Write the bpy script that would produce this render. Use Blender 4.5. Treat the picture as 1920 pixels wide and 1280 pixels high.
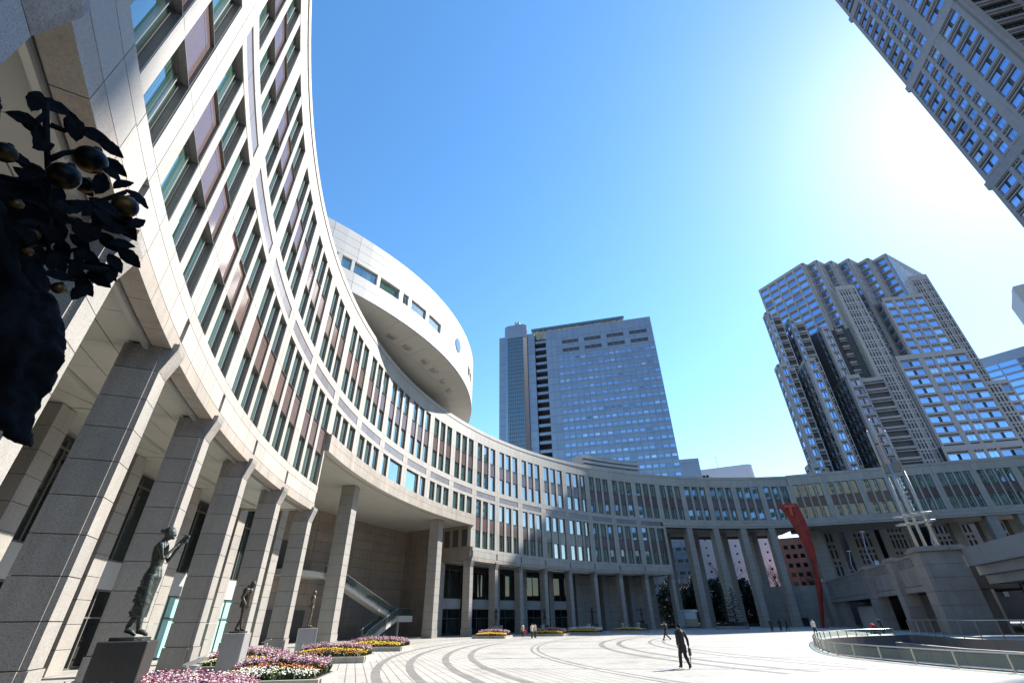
import bpy, bmesh, math, random
from mathutils import Matrix, Vector
random.seed(7)
for o in list(bpy.data.objects): bpy.data.objects.remove(o, do_unlink=True)
scene = bpy.context.scene
COL = scene.collection
rad = math.radians
pi = math.pi

# ------------------------------------------------------------------ camera
HC = 1.95
PITCH, ROLL = rad(31.483), rad(0.857)
cam_d = bpy.data.cameras.new('camera'); cam = bpy.data.objects.new('camera', cam_d); COL.objects.link(cam)
fw = Vector((0, math.cos(PITCH), math.sin(PITCH))); up0 = Vector((0, -math.sin(PITCH), math.cos(PITCH))); rt0 = Vector((1, 0, 0))
cr, sr = math.cos(ROLL), math.sin(ROLL)
rt = cr * rt0 - sr * up0; up = cr * up0 + sr * rt0
m = Matrix.Identity(4)
for i in range(3):
    m[i][0] = rt[i]; m[i][1] = up[i]; m[i][2] = -fw[i]
m[2][3] = HC
cam.matrix_world = m
cam_d.sensor_width = 36; cam_d.lens = 16.01
cam_d.clip_start = 0.05; cam_d.clip_end = 6000
scene.camera = cam

# ------------------------------------------------------------------ light
SUN_AZ, SUN_EL = 60.3, 40.4            # azimuth from +Y towards +X
world = bpy.data.worlds.new('World'); scene.world = world; world.use_nodes = True
wn = world.node_tree.nodes; wl = world.node_tree.links
wn.clear()
wo = wn.new('ShaderNodeOutputWorld'); bg = wn.new('ShaderNodeBackground'); sky = wn.new('ShaderNodeTexSky')
sky.sky_type = 'NISHITA'; sky.sun_disc = False
sky.sun_elevation = rad(SUN_EL); sky.sun_rotation = rad(SUN_AZ)
sky.air_density = 1.0; sky.dust_density = 0.16; sky.ozone_density = 1.0; sky.altitude = 40
bg.inputs['Strength'].default_value = 0.13
hs = wn.new('ShaderNodeHueSaturation'); hs.inputs['Saturation'].default_value = 1.26; hs.inputs['Hue'].default_value = 0.497
wl.new(sky.outputs[0], hs.inputs['Color']); wl.new(hs.outputs[0], bg.inputs['Color']); wl.new(bg.outputs[0], wo.inputs['Surface'])
sun_d = bpy.data.lights.new('sun', 'SUN'); sun = bpy.data.objects.new('sun', sun_d); COL.objects.link(sun)
sun_d.energy = 5.0; sun_d.angle = rad(0.53); sun_d.color = (1.0, 0.955, 0.88)
sd = Vector((math.sin(rad(SUN_AZ)) * math.cos(rad(SUN_EL)), math.cos(rad(SUN_AZ)) * math.cos(rad(SUN_EL)), math.sin(rad(SUN_EL))))
sun.rotation_euler = sd.to_track_quat('Z', 'Y').to_euler()
sun.location = (100, 60, 120)
vs = scene.view_settings
vs.view_transform = 'Standard'; vs.look = 'None'; vs.gamma = 1; vs.exposure = 1.33; vs.use_curve_mapping = False
scene.render.resolution_x = 1024; scene.render.resolution_y = 682
scene.cycles.max_bounces = 6; scene.cycles.diffuse_bounces = 3; scene.cycles.glossy_bounces = 3
scene.cycles.sample_clamp_indirect = 6

# ------------------------------------------------------------------ materials
def new_mat(name):
    mt = bpy.data.materials.new(name); mt.use_nodes = True
    nt = mt.node_tree; nt.nodes.clear()
    out = nt.nodes.new('ShaderNodeOutputMaterial'); b = nt.nodes.new('ShaderNodeBsdfPrincipled')
    nt.links.new(b.outputs[0], out.inputs[0])
    return mt, nt, b
def N(nt, typ, **kw):
    n = nt.nodes.new(typ)
    for k, v in kw.items():
        if k in n.inputs: n.inputs[k].default_value = v
        else: setattr(n, k, v)
    return n
def ramp(nt, fac, stops):
    r = nt.nodes.new('ShaderNodeValToRGB'); e = r.color_ramp.elements
    while len(e) > 1: e.remove(e[-1])
    e[0].position = stops[0][0]; e[0].color = (*stops[0][1], 1)
    for p, c in stops[1:]:
        x = e.new(p); x.color = (*c, 1)
    nt.links.new(fac, r.inputs[0]); return r
def mix(nt, a, b, fac, mode='MIX'):
    n = nt.nodes.new('ShaderNodeMix'); n.data_type = 'RGBA'; n.blend_type = mode
    for sock, val in ((6, a), (7, b)):
        if hasattr(val, 'links'): nt.links.new(val, n.inputs[sock])
        else: n.inputs[sock].default_value = (*val, 1)
    if hasattr(fac, 'links'): nt.links.new(fac, n.inputs[0])
    else: n.inputs[0].default_value = fac
    return n.outputs[2]
def plain(name, col, rough=0.6, metal=0.0, spec=0.5, noise=0.0, nscale=3.0, emit=0):
    mt, nt, b = new_mat(name)
    b.inputs['Roughness'].default_value = rough; b.inputs['Metallic'].default_value = metal
    b.inputs['Specular IOR Level'].default_value = spec
    if noise:
        tc = N(nt, 'ShaderNodeTexCoord'); no = N(nt, 'ShaderNodeTexNoise', Scale=nscale, Detail=5.0)
        nt.links.new(tc.outputs['Object'], no.inputs['Vector'])
        lo = tuple(c * (1 - noise) for c in col); hi = tuple(min(1, c * (1 + noise)) for c in col)
        r = ramp(nt, no.outputs[0], [(0.3, lo), (0.7, hi)])
        nt.links.new(r.outputs[0], b.inputs['Base Color'])
    else: b.inputs['Base Color'].default_value = (*col, 1)
    if emit:
        b.inputs['Emission Color'].default_value = (*col, 1); b.inputs['Emission Strength'].default_value = emit
    return mt
def granite(name, col, speck=0.35, sscale=55.0, vary=0.10, rough=0.55, stain=0.12):
    """speckled granite; a little tone change from slab to slab and faint weathering"""
    mt, nt, b = new_mat(name)
    b.inputs['Roughness'].default_value = rough
    tc = N(nt, 'ShaderNodeTexCoord'); geo = N(nt, 'ShaderNodeNewGeometry')
    no = N(nt, 'ShaderNodeTexNoise', Scale=sscale, Detail=2.0, Roughness=0.7)
    nt.links.new(geo.outputs['Position'], no.inputs['Vector'])
    lo = tuple(c * (1 - speck) for c in col); hi = tuple(min(.95, c * (1 + speck * .6)) for c in col)
    r = ramp(nt, no.outputs[0], [(0.32, lo), (0.5, col), (0.7, hi)])
    n2 = N(nt, 'ShaderNodeTexNoise', Scale=0.55, Detail=4.0, Roughness=0.6)
    nt.links.new(geo.outputs['Position'], n2.inputs['Vector'])
    w = ramp(nt, n2.outputs[0], [(0.35, (1 - stain,) * 3), (0.62, (1, 1, 1))])
    c1 = mix(nt, r.outputs[0], w.outputs[0], 1.0, 'MULTIPLY')
    mp = N(nt, 'ShaderNodeMapping'); mp.inputs['Scale'].default_value = (1.7, 1.7, 0.10); nt.links.new(geo.outputs['Position'], mp.inputs[0])
    n3 = N(nt, 'ShaderNodeTexNoise', Scale=1.0, Detail=5.0, Roughness=0.65); nt.links.new(mp.outputs[0], n3.inputs['Vector'])
    st = ramp(nt, n3.outputs[0], [(0.30, (1 - stain * 1.3, 1 - stain * 1.35, 1 - stain * 1.4)), (0.50, (1, 1, 1))])
    c1 = mix(nt, c1, st.outputs[0], 1.0, 'MULTIPLY')
    oi = N(nt, 'ShaderNodeObjectInfo'); isl = N(nt, 'ShaderNodeMath', operation='ADD')
    nt.links.new(oi.outputs['Random'], isl.inputs[0]); nt.links.new(geo.outputs['Random Per Island'], isl.inputs[1])
    fr = N(nt, 'ShaderNodeMath', operation='FRACT'); nt.links.new(isl.outputs[0], fr.inputs[0])
    v = ramp(nt, fr.outputs[0], [(0, (1 - vary, 1 - vary * 1.1, 1 - vary * 1.2)), (0.5, (1, 1, 1)), (1, (1 + vary * .3, 1, 1 - vary * .4))])
    c2 = mix(nt, c1, v.outputs[0], 1.0, 'MULTIPLY')
    nt.links.new(c2, b.inputs['Base Color'])
    return mt
def glass_mat(name, deep, curtain, cur_amt=0.5, refl=0.5, ior=1.7, tint=(1, 1, 1), rough=0.02):
    """window glass seen by day: dark room, hanging blinds behind the pane and a reflection on it"""
    mt, nt, b = new_mat(name)
    tc = N(nt, 'ShaderNodeTexCoord'); oi = N(nt, 'ShaderNodeObjectInfo')
    wv = N(nt, 'ShaderNodeTexNoise', Scale=1.0, Detail=1.0)
    mp = N(nt, 'ShaderNodeMapping'); mp.inputs['Scale'].default_value = (9, 9, 0.15)
    nt.links.new(tc.outputs['Object'], mp.inputs[0]); nt.links.new(mp.outputs[0], wv.inputs['Vector'])
    ad = N(nt, 'ShaderNodeMath', operation='ADD'); nt.links.new(wv.outputs[0], ad.inputs[0])
    sb = N(nt, 'ShaderNodeMath', operation='MULTIPLY_ADD'); nt.links.new(oi.outputs['Random'], sb.inputs[0])
    sb.inputs[1].default_value = 0.5; sb.inputs[2].default_value = cur_amt - 0.75
    nt.links.new(sb.outputs[0], ad.inputs[1])
    r = ramp(nt, ad.outputs[0], [(0.38, deep), (0.62, curtain)])
    nt.links.new(r.outputs[0], b.inputs['Base Color'])
    b.inputs['Roughness'].default_value = rough; b.inputs['IOR'].default_value = ior
    b.inputs['Specular Tint'].default_value = (*tint, 1)
    b.inputs['Metallic'].default_value = 0.0
    gl = N(nt, 'ShaderNodeBsdfGlossy'); gl.inputs['Color'].default_value = (*tint, 1); gl.inputs['Roughness'].default_value = rough
    lw = N(nt, 'ShaderNodeLayerWeight'); lw.inputs['Blend'].default_value = 0.35
    mu = N(nt, 'ShaderNodeMath', operation='MULTIPLY_ADD'); nt.links.new(lw.outputs['Facing'], mu.inputs[0]); mu.inputs[1].default_value = refl; mu.inputs[2].default_value = refl * .25
    ms = N(nt, 'ShaderNodeMixShader'); nt.links.new(mu.outputs[0], ms.inputs[0]); nt.links.new(b.outputs[0], ms.inputs[1]); nt.links.new(gl.outputs[0], ms.inputs[2])
    out = [n for n in nt.nodes if n.type == 'OUTPUT_MATERIAL'][0]
    nt.links.new(ms.outputs[0], out.inputs[0])
    return mt

M = {}
M['stone'] = granite('facade_granite', (0.345, 0.325, 0.295), speck=0.16, sscale=24, vary=0.11, stain=0.08)
M['stone_low'] = granite('pink_facade_granite', (0.31, 0.275, 0.235), speck=0.2, sscale=22, vary=0.10, stain=0.15)
M['column'] = granite('column_granite', (0.29, 0.272, 0.248), speck=0.45, sscale=38, vary=0.06, stain=0.10, rough=0.5)
M['cap'] = granite('cap_granite', (0.26, 0.243, 0.228), speck=0.35, sscale=20, vary=0.06, stain=0.3)
M['grey_band'] = granite('grey_band_granite', (0.19, 0.182, 0.195), speck=0.15, sscale=20, vary=0.15, rough=0.3, stain=0.05)
M['spandrel'] = granite('brown_polished_granite', (0.125, 0.088, 0.08), speck=0.2, sscale=20, vary=0.1, rough=0.10, stain=0.05)
M['window'] = glass_mat('green_glass', (0.008, 0.016, 0.014), (0.055, 0.125, 0.095), 0.72, 0.5, 1.6)
M['dark_glass'] = glass_mat('dark_glass', (0.004, 0.006, 0.006), (0.02, 0.03, 0.028), 0.4, 0.05, 1.3)
M['frame'] = plain('window_frame', (0.10, 0.095, 0.085), 0.55, 0.0, 0.3)
M['frame_light'] = plain('light_window_frame', (0.45, 0.45, 0.43), 0.35, 0.6)
M['reveal'] = plain('dark_polished_reveal', (0.13, 0.122, 0.112), 0.35, noise=.15, nscale=12)
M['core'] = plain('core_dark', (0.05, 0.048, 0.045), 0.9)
M['soffit'] = plain('cream_soffit_panel', (0.40, 0.39, 0.345), 0.45, 0.0, noise=0.05, nscale=0.7)
M['roof'] = plain('roof_grey', (0.30, 0.29, 0.28), 0.9)

# ------------------------------------------------------------------ mesh helpers
class MB:
    def __init__(s, f=None): s.v = []; s.f = []; s.m = []; s.fn = f
    def P(s, *p):
        s.v.append(tuple(s.fn(*p)) if s.fn else tuple(p)); return len(s.v) - 1
    def face(s, idx, m=0): s.f.append(tuple(idx)); s.m.append(m)
    def quad(s, a, b, c, d, m=0): s.face([s.P(*a), s.P(*b), s.P(*c), s.P(*d)], m)
    def box(s, x0, x1, y0, y1, z0, z1, m=0, n=1):
        st = None
        for i in range(n + 1):
            x = x0 + (x1 - x0) * i / n
            r = [s.P(x, y0, z0), s.P(x, y1, z0), s.P(x, y1, z1), s.P(x, y0, z1)]
            if st is None: s.face([r[0], r[3], r[2], r[1]], m)
            else:
                for k in range(4):
                    q = (k + 1) % 4
                    s.face([st[k], st[q], r[q], r[k]], m)
            st = r
        s.face(st, m)
    def prism(s, poly, z0, z1, m=0, mt=None, mb=None):
        n = len(poly); z0f = z0 if callable(z0) else (lambda x, y: z0); z1f = z1 if callable(z1) else (lambda x, y: z1)
        a = [s.P(x, y, z0f(x, y)) for x, y in poly]; b = [s.P(x, y, z1f(x, y)) for x, y in poly]
        for i in range(n):
            j = (i + 1) % n; s.face([a[i], a[j], b[j], b[i]], m)
        s.face(b, m if mt is None else mt); s.face(a[::-1], m if mb is None else mb)
    def tube(s, pts, rads, m=0, k=8, cap=True):
        pts = [Vector(p) for p in pts]
        if not hasattr(rads, '__len__'): rads = [rads] * len(pts)
        prev = None; ref = None; a = None
        for i, p in enumerate(pts):
            d = (pts[min(i + 1, len(pts) - 1)] - pts[max(i - 1, 0)]).normalized()
            if ref is None: ref = Vector((0, 0, 1)) if abs(d.z) < .9 else Vector((1, 0, 0))
            if a is None or (a - d * a.dot(d)).length < 1e-4: a = d.cross(ref).normalized()
            else: a = (a - d * a.dot(d)).normalized()
            b2 = d.cross(a).normalized()
            r = rads[i]; r = (r, r) if not hasattr(r, '__len__') else r
            ring = [s.P(*(p + a * math.cos(2 * pi * q / k) * r[0] + b2 * math.sin(2 * pi * q / k) * r[1])) for q in range(k)]
            if prev:
                for q in range(k):
                    w = (q + 1) % k; s.face([prev[q], prev[w], ring[w], ring[q]], m)
            elif cap: s.face(ring[::-1], m)
            prev = ring
        if cap: s.face(prev, m)
    def ball(s, c, r, m=0, k=8, j=6):
        r = (r, r, r) if not hasattr(r, '__len__') else r
        rings = []
        top = s.P(c[0], c[1], c[2] + r[2]); bot = s.P(c[0], c[1], c[2] - r[2])
        for a in range(1, j):
            t = pi * a / j
            rings.append([s.P(c[0] + r[0] * math.sin(t) * math.cos(2 * pi * q / k), c[1] + r[1] * math.sin(t) * math.sin(2 * pi * q / k), c[2] + r[2] * math.cos(t)) for q in range(k)])
        for q in range(k):
            w = (q + 1) % k
            s.face([top, rings[0][q], rings[0][w]], m); s.face([bot, rings[-1][w], rings[-1][q]], m)
            for a in range(len(rings) - 1): s.face([rings[a][q], rings[a + 1][q], rings[a + 1][w], rings[a][w]], m)
    def mesh(s, name, mats, smooth=False):
        me = bpy.data.meshes.new(name); me.from_pydata(s.v, [], s.f)
        for mt in mats: me.materials.append(mt)
        if len(mats) > 1: me.polygons.foreach_set('material_index', s.m)
        if smooth: me.polygons.foreach_set('use_smooth', [True] * len(me.polygons))
        me.update(); return me
    def build(s, name, mats, parent=None, smooth=False, **props):
        mats = mats if isinstance(mats, (list, tuple)) else [mats]
        return add(name, s.mesh(name, mats, smooth), parent, **props)
def add(name, me, parent=None, loc=None, rz=None, **props):
    o = bpy.data.objects.new(name, me); COL.objects.link(o)
    if parent is not None: o.parent = parent
    if loc is not None: o.location = loc
    if rz is not None: o.rotation_euler = (0, 0, rz)
    for k, v in props.items(): o[k] = v
    return o
def thing(name, label, cat, loc=(0, 0, 0), rz=0, group=None):
    o = add(name, None, None, loc, rz, label=label, category=cat)
    o.empty_display_size = 0.5
    if group: o['group'] = group
    return o
def struct(name, mb, mat, **kw):
    return mb.build(name, mat, None, kind='structure', **kw)
def remesh(o, vox, smooth=1):
    md = o.modifiers.new('remesh', 'REMESH'); md.mode = 'VOXEL'; md.voxel_size = vox; md.use_smooth_shade = True
    if smooth:
        sm = o.modifiers.new('smooth', 'SMOOTH'); sm.factor = 0.5; sm.iterations = smooth
# ------------------------------------------------------------------ curved assembly building
CX, CY, RA = 58.92, 41.94, 76.32
TH0, DTH = -158.634, -5.1778
BW = RA * rad(5.1778)
def th(s): return rad(TH0 + DTH * s)
def arc(u, v, z):
    a = -u / RA; return ((RA + v) * math.cos(a), (RA + v) * math.sin(a), z)
def bay_pt(s, v=0.0, z=0.0):
    return (CX + (RA + v) * math.cos(th(s)), CY + (RA + v) * math.sin(th(s)), z)
hall = thing('curved_building', 'long curved granite office building with colonnade wrapping round the plaza', 'building', (CX, CY, 0))

Z_ROOF, Z_COP, Z_WT, Z_W1B, Z_SPB, Z_W2B = 32.5, 31.85, 30.0, 27.05, 24.8, 22.15
Z_GT, Z_GB, Z_W3T, Z_W3B, Z_SP2, Z_W4B = 21.35, 20.45, 19.95, 17.2, 15.0, 12.3
Z_NT, Z_NB, Z_WB, Z_CAP = 11.75, 10.85, 10.25, 9.35
PH, WW, MW, DP = 0.66, 1.485, 0.56, 0.58
G = 0.012
def span(n, a=0.0, b=BW): return [(a + (b - a) * i / n, a + (b - a) * (i + 1) / n) for i in range(n)]
WIN_U = [(PH + i * (WW + MW), PH + i * (WW + MW) + WW) for i in range(3)]
MUL_U = [(PH + WW + i * (WW + MW), PH + WW + i * (WW + MW) + MW) for i in range(2)]

def stone_pieces(kind):
    """list of (name, u0,u1,v0,v1,z0,z1,material)"""
    L = []
    def pil(z0, z1, u=((-PH, 0), (0, PH))):
        for a, b in u: L.append(('pilaster_panel', a, b, 0, DP, z0, z1, 'stone'))
    def mul(z0, z1, us=MUL_U):
        for a, b in us: L.append(('mullion_panel', a, b, 0.02, DP, z0, z1, 'stone'))
    def band(name, n, z0, z1, v0=0, mat='stone', a=0.0, b=BW):
        for p, q in span(n, a, b): L.append((name, p, q, v0, DP, z0, z1, mat))
    rows_u = [(Z_W2B, Z_SPB), (Z_SPB, Z_W1B), (Z_W1B, Z_WT)]
    rows_l = [(Z_W4B, Z_SP2), (Z_SP2, Z_W3B), (Z_W3B, Z_W3T)]
    for r in rows_u: pil(*r); mul(*r)
    band('parapet_panel', 5, Z_WT, Z_COP); band('coping_stone', 3, Z_COP, Z_ROOF, -0.07)
    if kind == 'bridge':
        band('sill_panel', 4, 21.45, Z_W2B); band('frieze_panel', 5, 20.75, 21.45); band('lip_panel', 3, 20.3, 20.75, 0.1)
        return L
    band('sill_panel', 4, Z_GT, Z_W2B)
    pil(Z_GB, Z_GT)
    for p, q in span(3, PH, BW - PH): L.append(('grey_panel', p, q, 0.05, DP, Z_GB, Z_GT, 'grey_band'))
    band('lintel_panel', 4, Z_W3T, Z_GB)
    if kind == 'full':
        for r in rows_l: pil(*r); mul(*r)
        band('lower_sill_panel', 4, Z_NT, Z_W4B)
        for p, q in span(4, 0.17, BW - 0.17): L.append(('frieze_panel', p, q, 0, DP, Z_NB, Z_NT, 'stone'))
        L.append(('slot_recess', -0.17, 0.17, 0.3, DP, Z_NB, Z_NT, 'stone'))
        band('edge_course_stone', 4, Z_WB, Z_NB, 0, 'stone_low')
    elif kind in ('porch', 'porch_a', 'porch_b'):
        pil(Z_W3B, Z_W3T)
        mul(Z_W3B, Z_W3T, MUL_U if kind == 'porch' else ([MUL_U[0]] if kind == 'porch_a' else [MUL_U[1]]))
        band('canopy_band_panel', 5, 16.45, Z_W3B, -0.3, 'stone_low'); band('canopy_band_panel', 5, 15.5, 16.45, -0.3, 'stone_low')
    return L
_pm = {}
def piece_mesh(p):
    key = p
    if key not in _pm:
        mb = MB(arc); n, u0, u1, v0, v1, z0, z1, mt = p
        mb.box(u0 + G, u1 - G, v0, v1, z0 + G, z1 - G, 0, 2 if u1 - u0 > 1.6 else 1)
        _pm[key] = mb.mesh(n, [M[mt]])
    return _pm[key]
def win_mesh(u0, u1, z0, z1):
    key = ('w', u0, u1, z0, z1)
    if key not in _pm:
        mb = MB(arc); v = 0.24; f = 0.06
        mb.box(u0, u0 + f, v, DP, z0, z1, 1); mb.box(u1 - f, u1, v, DP, z0, z1, 1)
        mb.box(u0 + f, u1 - f, v, DP, z1 - f, z1, 1); mb.box(u0 + f, u1 - f, v, DP, z0, z0 + f, 1)
        for a_, b_ in ((u0 - .004, u0 + .022), (u1 - .022, u1 + .004)): mb.box(a_, b_, .035, v, z0, z1, 3)
        mb.box(u0 + .022, u1 - .022, .035, v, z0 - .004, z0 + .02, 3); mb.box(u0 + .022, u1 - .022, .035, v, z1 - .02, z1 + .004, 3)
        us = u1 - 0.30 * min(1.0, (u1 - u0) / 1.485)
        mb.box(us, us + 0.045, v + .01, DP, z0 + f, z1 - f, 2)
        mb.quad((u0 + f, v + .07, z0 + f), (us, v + .07, z0 + f), (us, v + .07, z1 - f), (u0 + f, v + .07, z1 - f), 0)
        mb.quad((us + .045, v + .06, z0 + f), (u1 - f, v + .06, z0 + f), (u1 - f, v + .06, z1 - f), (us + .045, v + .06, z1 - f), 0)
        _pm[key] = mb.mesh('window', [M['window'], M['frame'], M['frame_light'], M['reveal']])
    return _pm[key]
def spandrel_mesh(u0, u1, z0, z1):
    key = ('s', u0, u1, z0, z1)
    if key not in _pm:
        mb = MB(arc); zz = z0 + (z1 - z0) * .8
        mb.box(u0 + .03, u1 - .03, .13, .56, z0, zz - .012); mb.box(u0 + .03, u1 - .03, .13, .56, zz + .012, z1)
        for a_, b_ in ((u0 - .004, u0 + .022), (u1 - .022, u1 + .004)): mb.box(a_, b_, .035, .30, z0 + .001, z1 - .001, 1)
        _pm[key] = mb.mesh('spandrel_panel', [M['spandrel'], M['reveal']])
    return _pm[key]
back = MB(arc); back.box(0, BW, DP + .01, DP + .06, 20.0, Z_WT + .3, 0, 2); back_hi = back.mesh('facade_bay', [M['core']])
back = MB(arc); back.box(0, BW, DP + .01, DP + .06, 10.3, Z_WT + .3, 0, 2); back_full = back.mesh('facade_bay', [M['core']])
back = MB(arc); back.box(0, BW, DP + .01, DP + .06, 15.6, Z_WT + .3, 0, 2); back_porch = back.mesh('facade_bay', [M['core']])
_far = {}
for s in range(-4, 23):
    kind = 'full' if (s < 4 or 10 <= s < 18) else ('bridge' if s >= 18 else {6: 'porch_a', 7: 'porch_b'}.get(s, 'porch'))
    bay = add('facade_bay', {'full': back_full, 'bridge': back_hi}.get(kind, back_porch), hall, (0, 0, 0), th(s))
    P = stone_pieces(kind)
    if -2 <= s <= 8:
        for p in P: add(p[0], piece_mesh(p), bay)
    else:
        if kind not in _far:
            mb = MB(arc); mats = ['stone', 'stone_low', 'grey_band']
            for p in P: mb.box(p[1] + G, p[2] - G, p[3], p[4], p[5] + G, p[6] - G, mats.index(p[7]), 2 if p[2] - p[1] > 1.6 else 1)
            _far[kind] = mb.mesh('cladding', [M[x] for x in mats])
        add('cladding', _far[kind], bay, kind='stuff')
    for (a, b) in WIN_U:
        add('window', win_mesh(a, b, Z_W1B, Z_WT), bay); add('window', win_mesh(a, b, Z_W2B, Z_SPB), bay)
        add('spandrel_panel', spandrel_mesh(a, b, Z_SPB, Z_W1B), bay)
        if kind == 'full':
            add('window', win_mesh(a, b, Z_W3B, Z_W3T), bay); add('window', win_mesh(a, b, Z_W4B, Z_SP2), bay)
            add('spandrel_panel', spandrel_mesh(a, b, Z_SP2, Z_W3B), bay)
    if kind == 'porch':
        for a, b in WIN_U: add('window', win_mesh(a, b, Z_W3B, Z_W3T), bay)
    elif kind == 'porch_a':
        add('window', win_mesh(*WIN_U[0], Z_W3B, Z_W3T), bay); add('window', win_mesh(WIN_U[1][0], WIN_U[2][1], Z_W3B, Z_W3T), bay)
    elif kind == 'porch_b':
        add('window', win_mesh(*WIN_U[2], Z_W3B, Z_W3T), bay); add('window', win_mesh(WIN_U[0][0], WIN_U[1][1], Z_W3B, Z_W3T), bay)
    if kind == 'bridge':
        mb = MB(arc)
        for d in (-.2, .06): mb.box(d, d + .13, -.02, .05, 20.82, 21.38)
        mb.build('beige_plate', plain('beige_plate', (.5, .4, .3), .5) if 'bp' not in M else M['bp'], bay)

# massive parts behind the cladding
def arcbox(name, mat, s0, s1, v0, v1, z0, z1, parent=hall, **kw):
    mb = MB(lambda u, v, z: arc(u, v, z)); mb.box(s0 * BW, s1 * BW, v0, v1, z0, z1, 0, max(2, int((s1 - s0) * 2)))
    return mb.build(name, M[mat] if isinstance(mat, str) else mat, parent, rz=th(0), **kw)
arcbox('upper_storeys', 'core', -4, 23, DP + .07, 20, 20.6, 31.8)
arcbox('lower_storeys', 'core', -4, 4.0, DP + .07, 20, 10.62, 20.55); arcbox('lower_storeys', 'core', 10, 18.0, DP + .07, 20, 10.62, 20.55)
arcbox('storey_over_porch', 'core', 4.02, 9.98, DP + .07, 20, 15.85, 20.55)
arcbox('ground_storeys', 'core', -4, 5.2, 8.2, 20, 0, 10.6); arcbox('ground_storeys', 'core', 10, 18.0, 8.2, 20, 0, 10.6)
arcbox('porch_core', 'core', 5.2, 9.99, 14.62, 20, 0, 15.84)
arcbox('roof', 'roof', -4, 23, .05, 20, 31.85, 32.0)
arcbox('end_wall', 'stone', 17.97, 18.06, 0, 20, 10.3, 20.3)
arcbox('porch_end_wall', 'stone', 3.955, 3.99, 0.02, 8, 10.3, 15.5)

# columns
def column_meshes(z_top, front=0.08, cap=True, wd=0.42, depth=1.28):
    out = []
    def blk(z0, z1, e=0.0):
        mb = MB(arc)
        mb.box(-wd - .05 - e, wd + .05 + e, front + .16, front + depth + e, z0 + G, z1 - G)
        mb.box(-wd - e, wd + e, front - e, front + .162, z0 + G, z1 - G)
        return mb.mesh('stone_block', [M['column']])
    out.append(blk(0, 1.05, .05))
    zt = Z_CAP if cap else z_top
    n = round((zt - 1.05) / 1.04); h = (zt - 1.05) / n
    for i in range(n): out.append(blk(1.05 + i * h, 1.05 + (i + 1) * h))
    if cap:
        mb = MB(arc); mb.box(-wd - .05, wd + .05, front + .16, front + depth, Z_CAP + G, z_top)
        w = wd
        pts = [(front, Z_CAP + G), (front + .162, Z_CAP + G), (front + .162, z_top - .01), (-.012, z_top - .01), (-.012, z_top + .24), (-.19, z_top + .24), (-.19, z_top + .02)]
        a = [mb.P(-w, v, z) for v, z in pts]; b = [mb.P(w, v, z) for v, z in pts]
        for i in range(7):
            j = (i + 1) % 7; mb.face([a[j], a[i], b[i], b[j]])
        mb.face(a); mb.face(b[::-1])
        out.append(mb.mesh('cap_stone', [M['cap']]))
    core = MB(arc); core.box(-wd + .03, wd - .03, front + .05, front + depth - .05, 0, z_top)
    return core.mesh('column', [M['core']]), out
def place_column(cm, s, parent=hall, v=0.0):
    c = add('column', cm[0], parent, (0, 0, 0), th(s))
    if v:
        c.location = (v * math.cos(th(s)), v * math.sin(th(s)), 0)
    for me in cm[1]: add(me.name.split('.')[0], me, c)
    return c
std_col = column_meshes(Z_WB)
for s in [-3.5, -2.65, -1.8, -.88] + list(range(0, 5)) + list(range(10, 19)): place_column(std_col, s)
porch_col = column_meshes(15.62, front=0.0, cap=False, wd=0.62, depth=1.6)
place_column(porch_col, 5.9, v=2.0); place_column(porch_col, 9.05, v=1.7)
tall_col = column_meshes(20.3, front=0.2, cap=False, wd=0.7, depth=1.9)
for s in (19, 20, 21, 22): place_column(tall_col, s)
for s in (18.9, 19.9, 20.9, 21.9): place_column(tall_col, s, v=9.0)

# inner columns, glazing and soffit of the colonnade
M['teal'] = glass_mat('teal_frosted_glass', (0.22, 0.46, 0.43), (0.32, 0.60, 0.56), 0.6, 0.10, 1.45, rough=.15)
M['fascia'] = plain('white_metal_fascia', (0.36, 0.36, 0.35), 0.4, 0.0, noise=.06, nscale=.5)
ic = MB(arc)
for k in range(10): ic.box(-.55, .55, 5.9, 7.1, k * 1.04 + G, (k + 1) * 1.04 - G)
ic = ic.mesh('inner_column', [M['column']])
so = MB(arc)
so.box(0.1, BW - .1, .64, .78, 10.10, 10.34, 1, 3)
so.box(0, BW, .80, 4.2, 10.52, 10.6, 0, 3)
for a, b in ((.86, 1.9), (1.96, 3.0), (3.06, 4.1)):
    for p, q in span(3): so.box(p + .01, q - .01, a, b, 10.34 + .02 * (b - 1), 10.52, 0)
so.box(0, BW, 4.2, 4.45, 10.25, 10.6, 0, 3)
so.box(0, BW, 4.45, 8.2, 10.56, 10.6, 0, 3)
def tri(mb, pts, z0, z1):
    a = [mb.P(u, v, z0) for u, v in pts]; b = [mb.P(u, v, z1) for u, v in pts]
    mb.face(a); mb.face(b[::-1])
    for i in range(3):
        j = (i + 1) % 3; mb.face([a[i], b[i], b[j], a[j]])
um, vm = BW / 2, 6.2
for pts in (((.1, 4.5), (BW - .1, 4.5), (um, vm - .06)), ((BW - .06, 4.6), (BW - .06, 7.6), (um + .06, vm)), ((.06, 7.6), (.06, 4.6), (um - .06, vm)), ((BW - .1, 7.65), (.1, 7.65), (um, vm + .06))):
    tri(so, pts, 10.44, 10.56)
so = so.mesh('soffit', [M['soffit'], M['frame_light']])
lamp_me = MB(arc)
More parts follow.
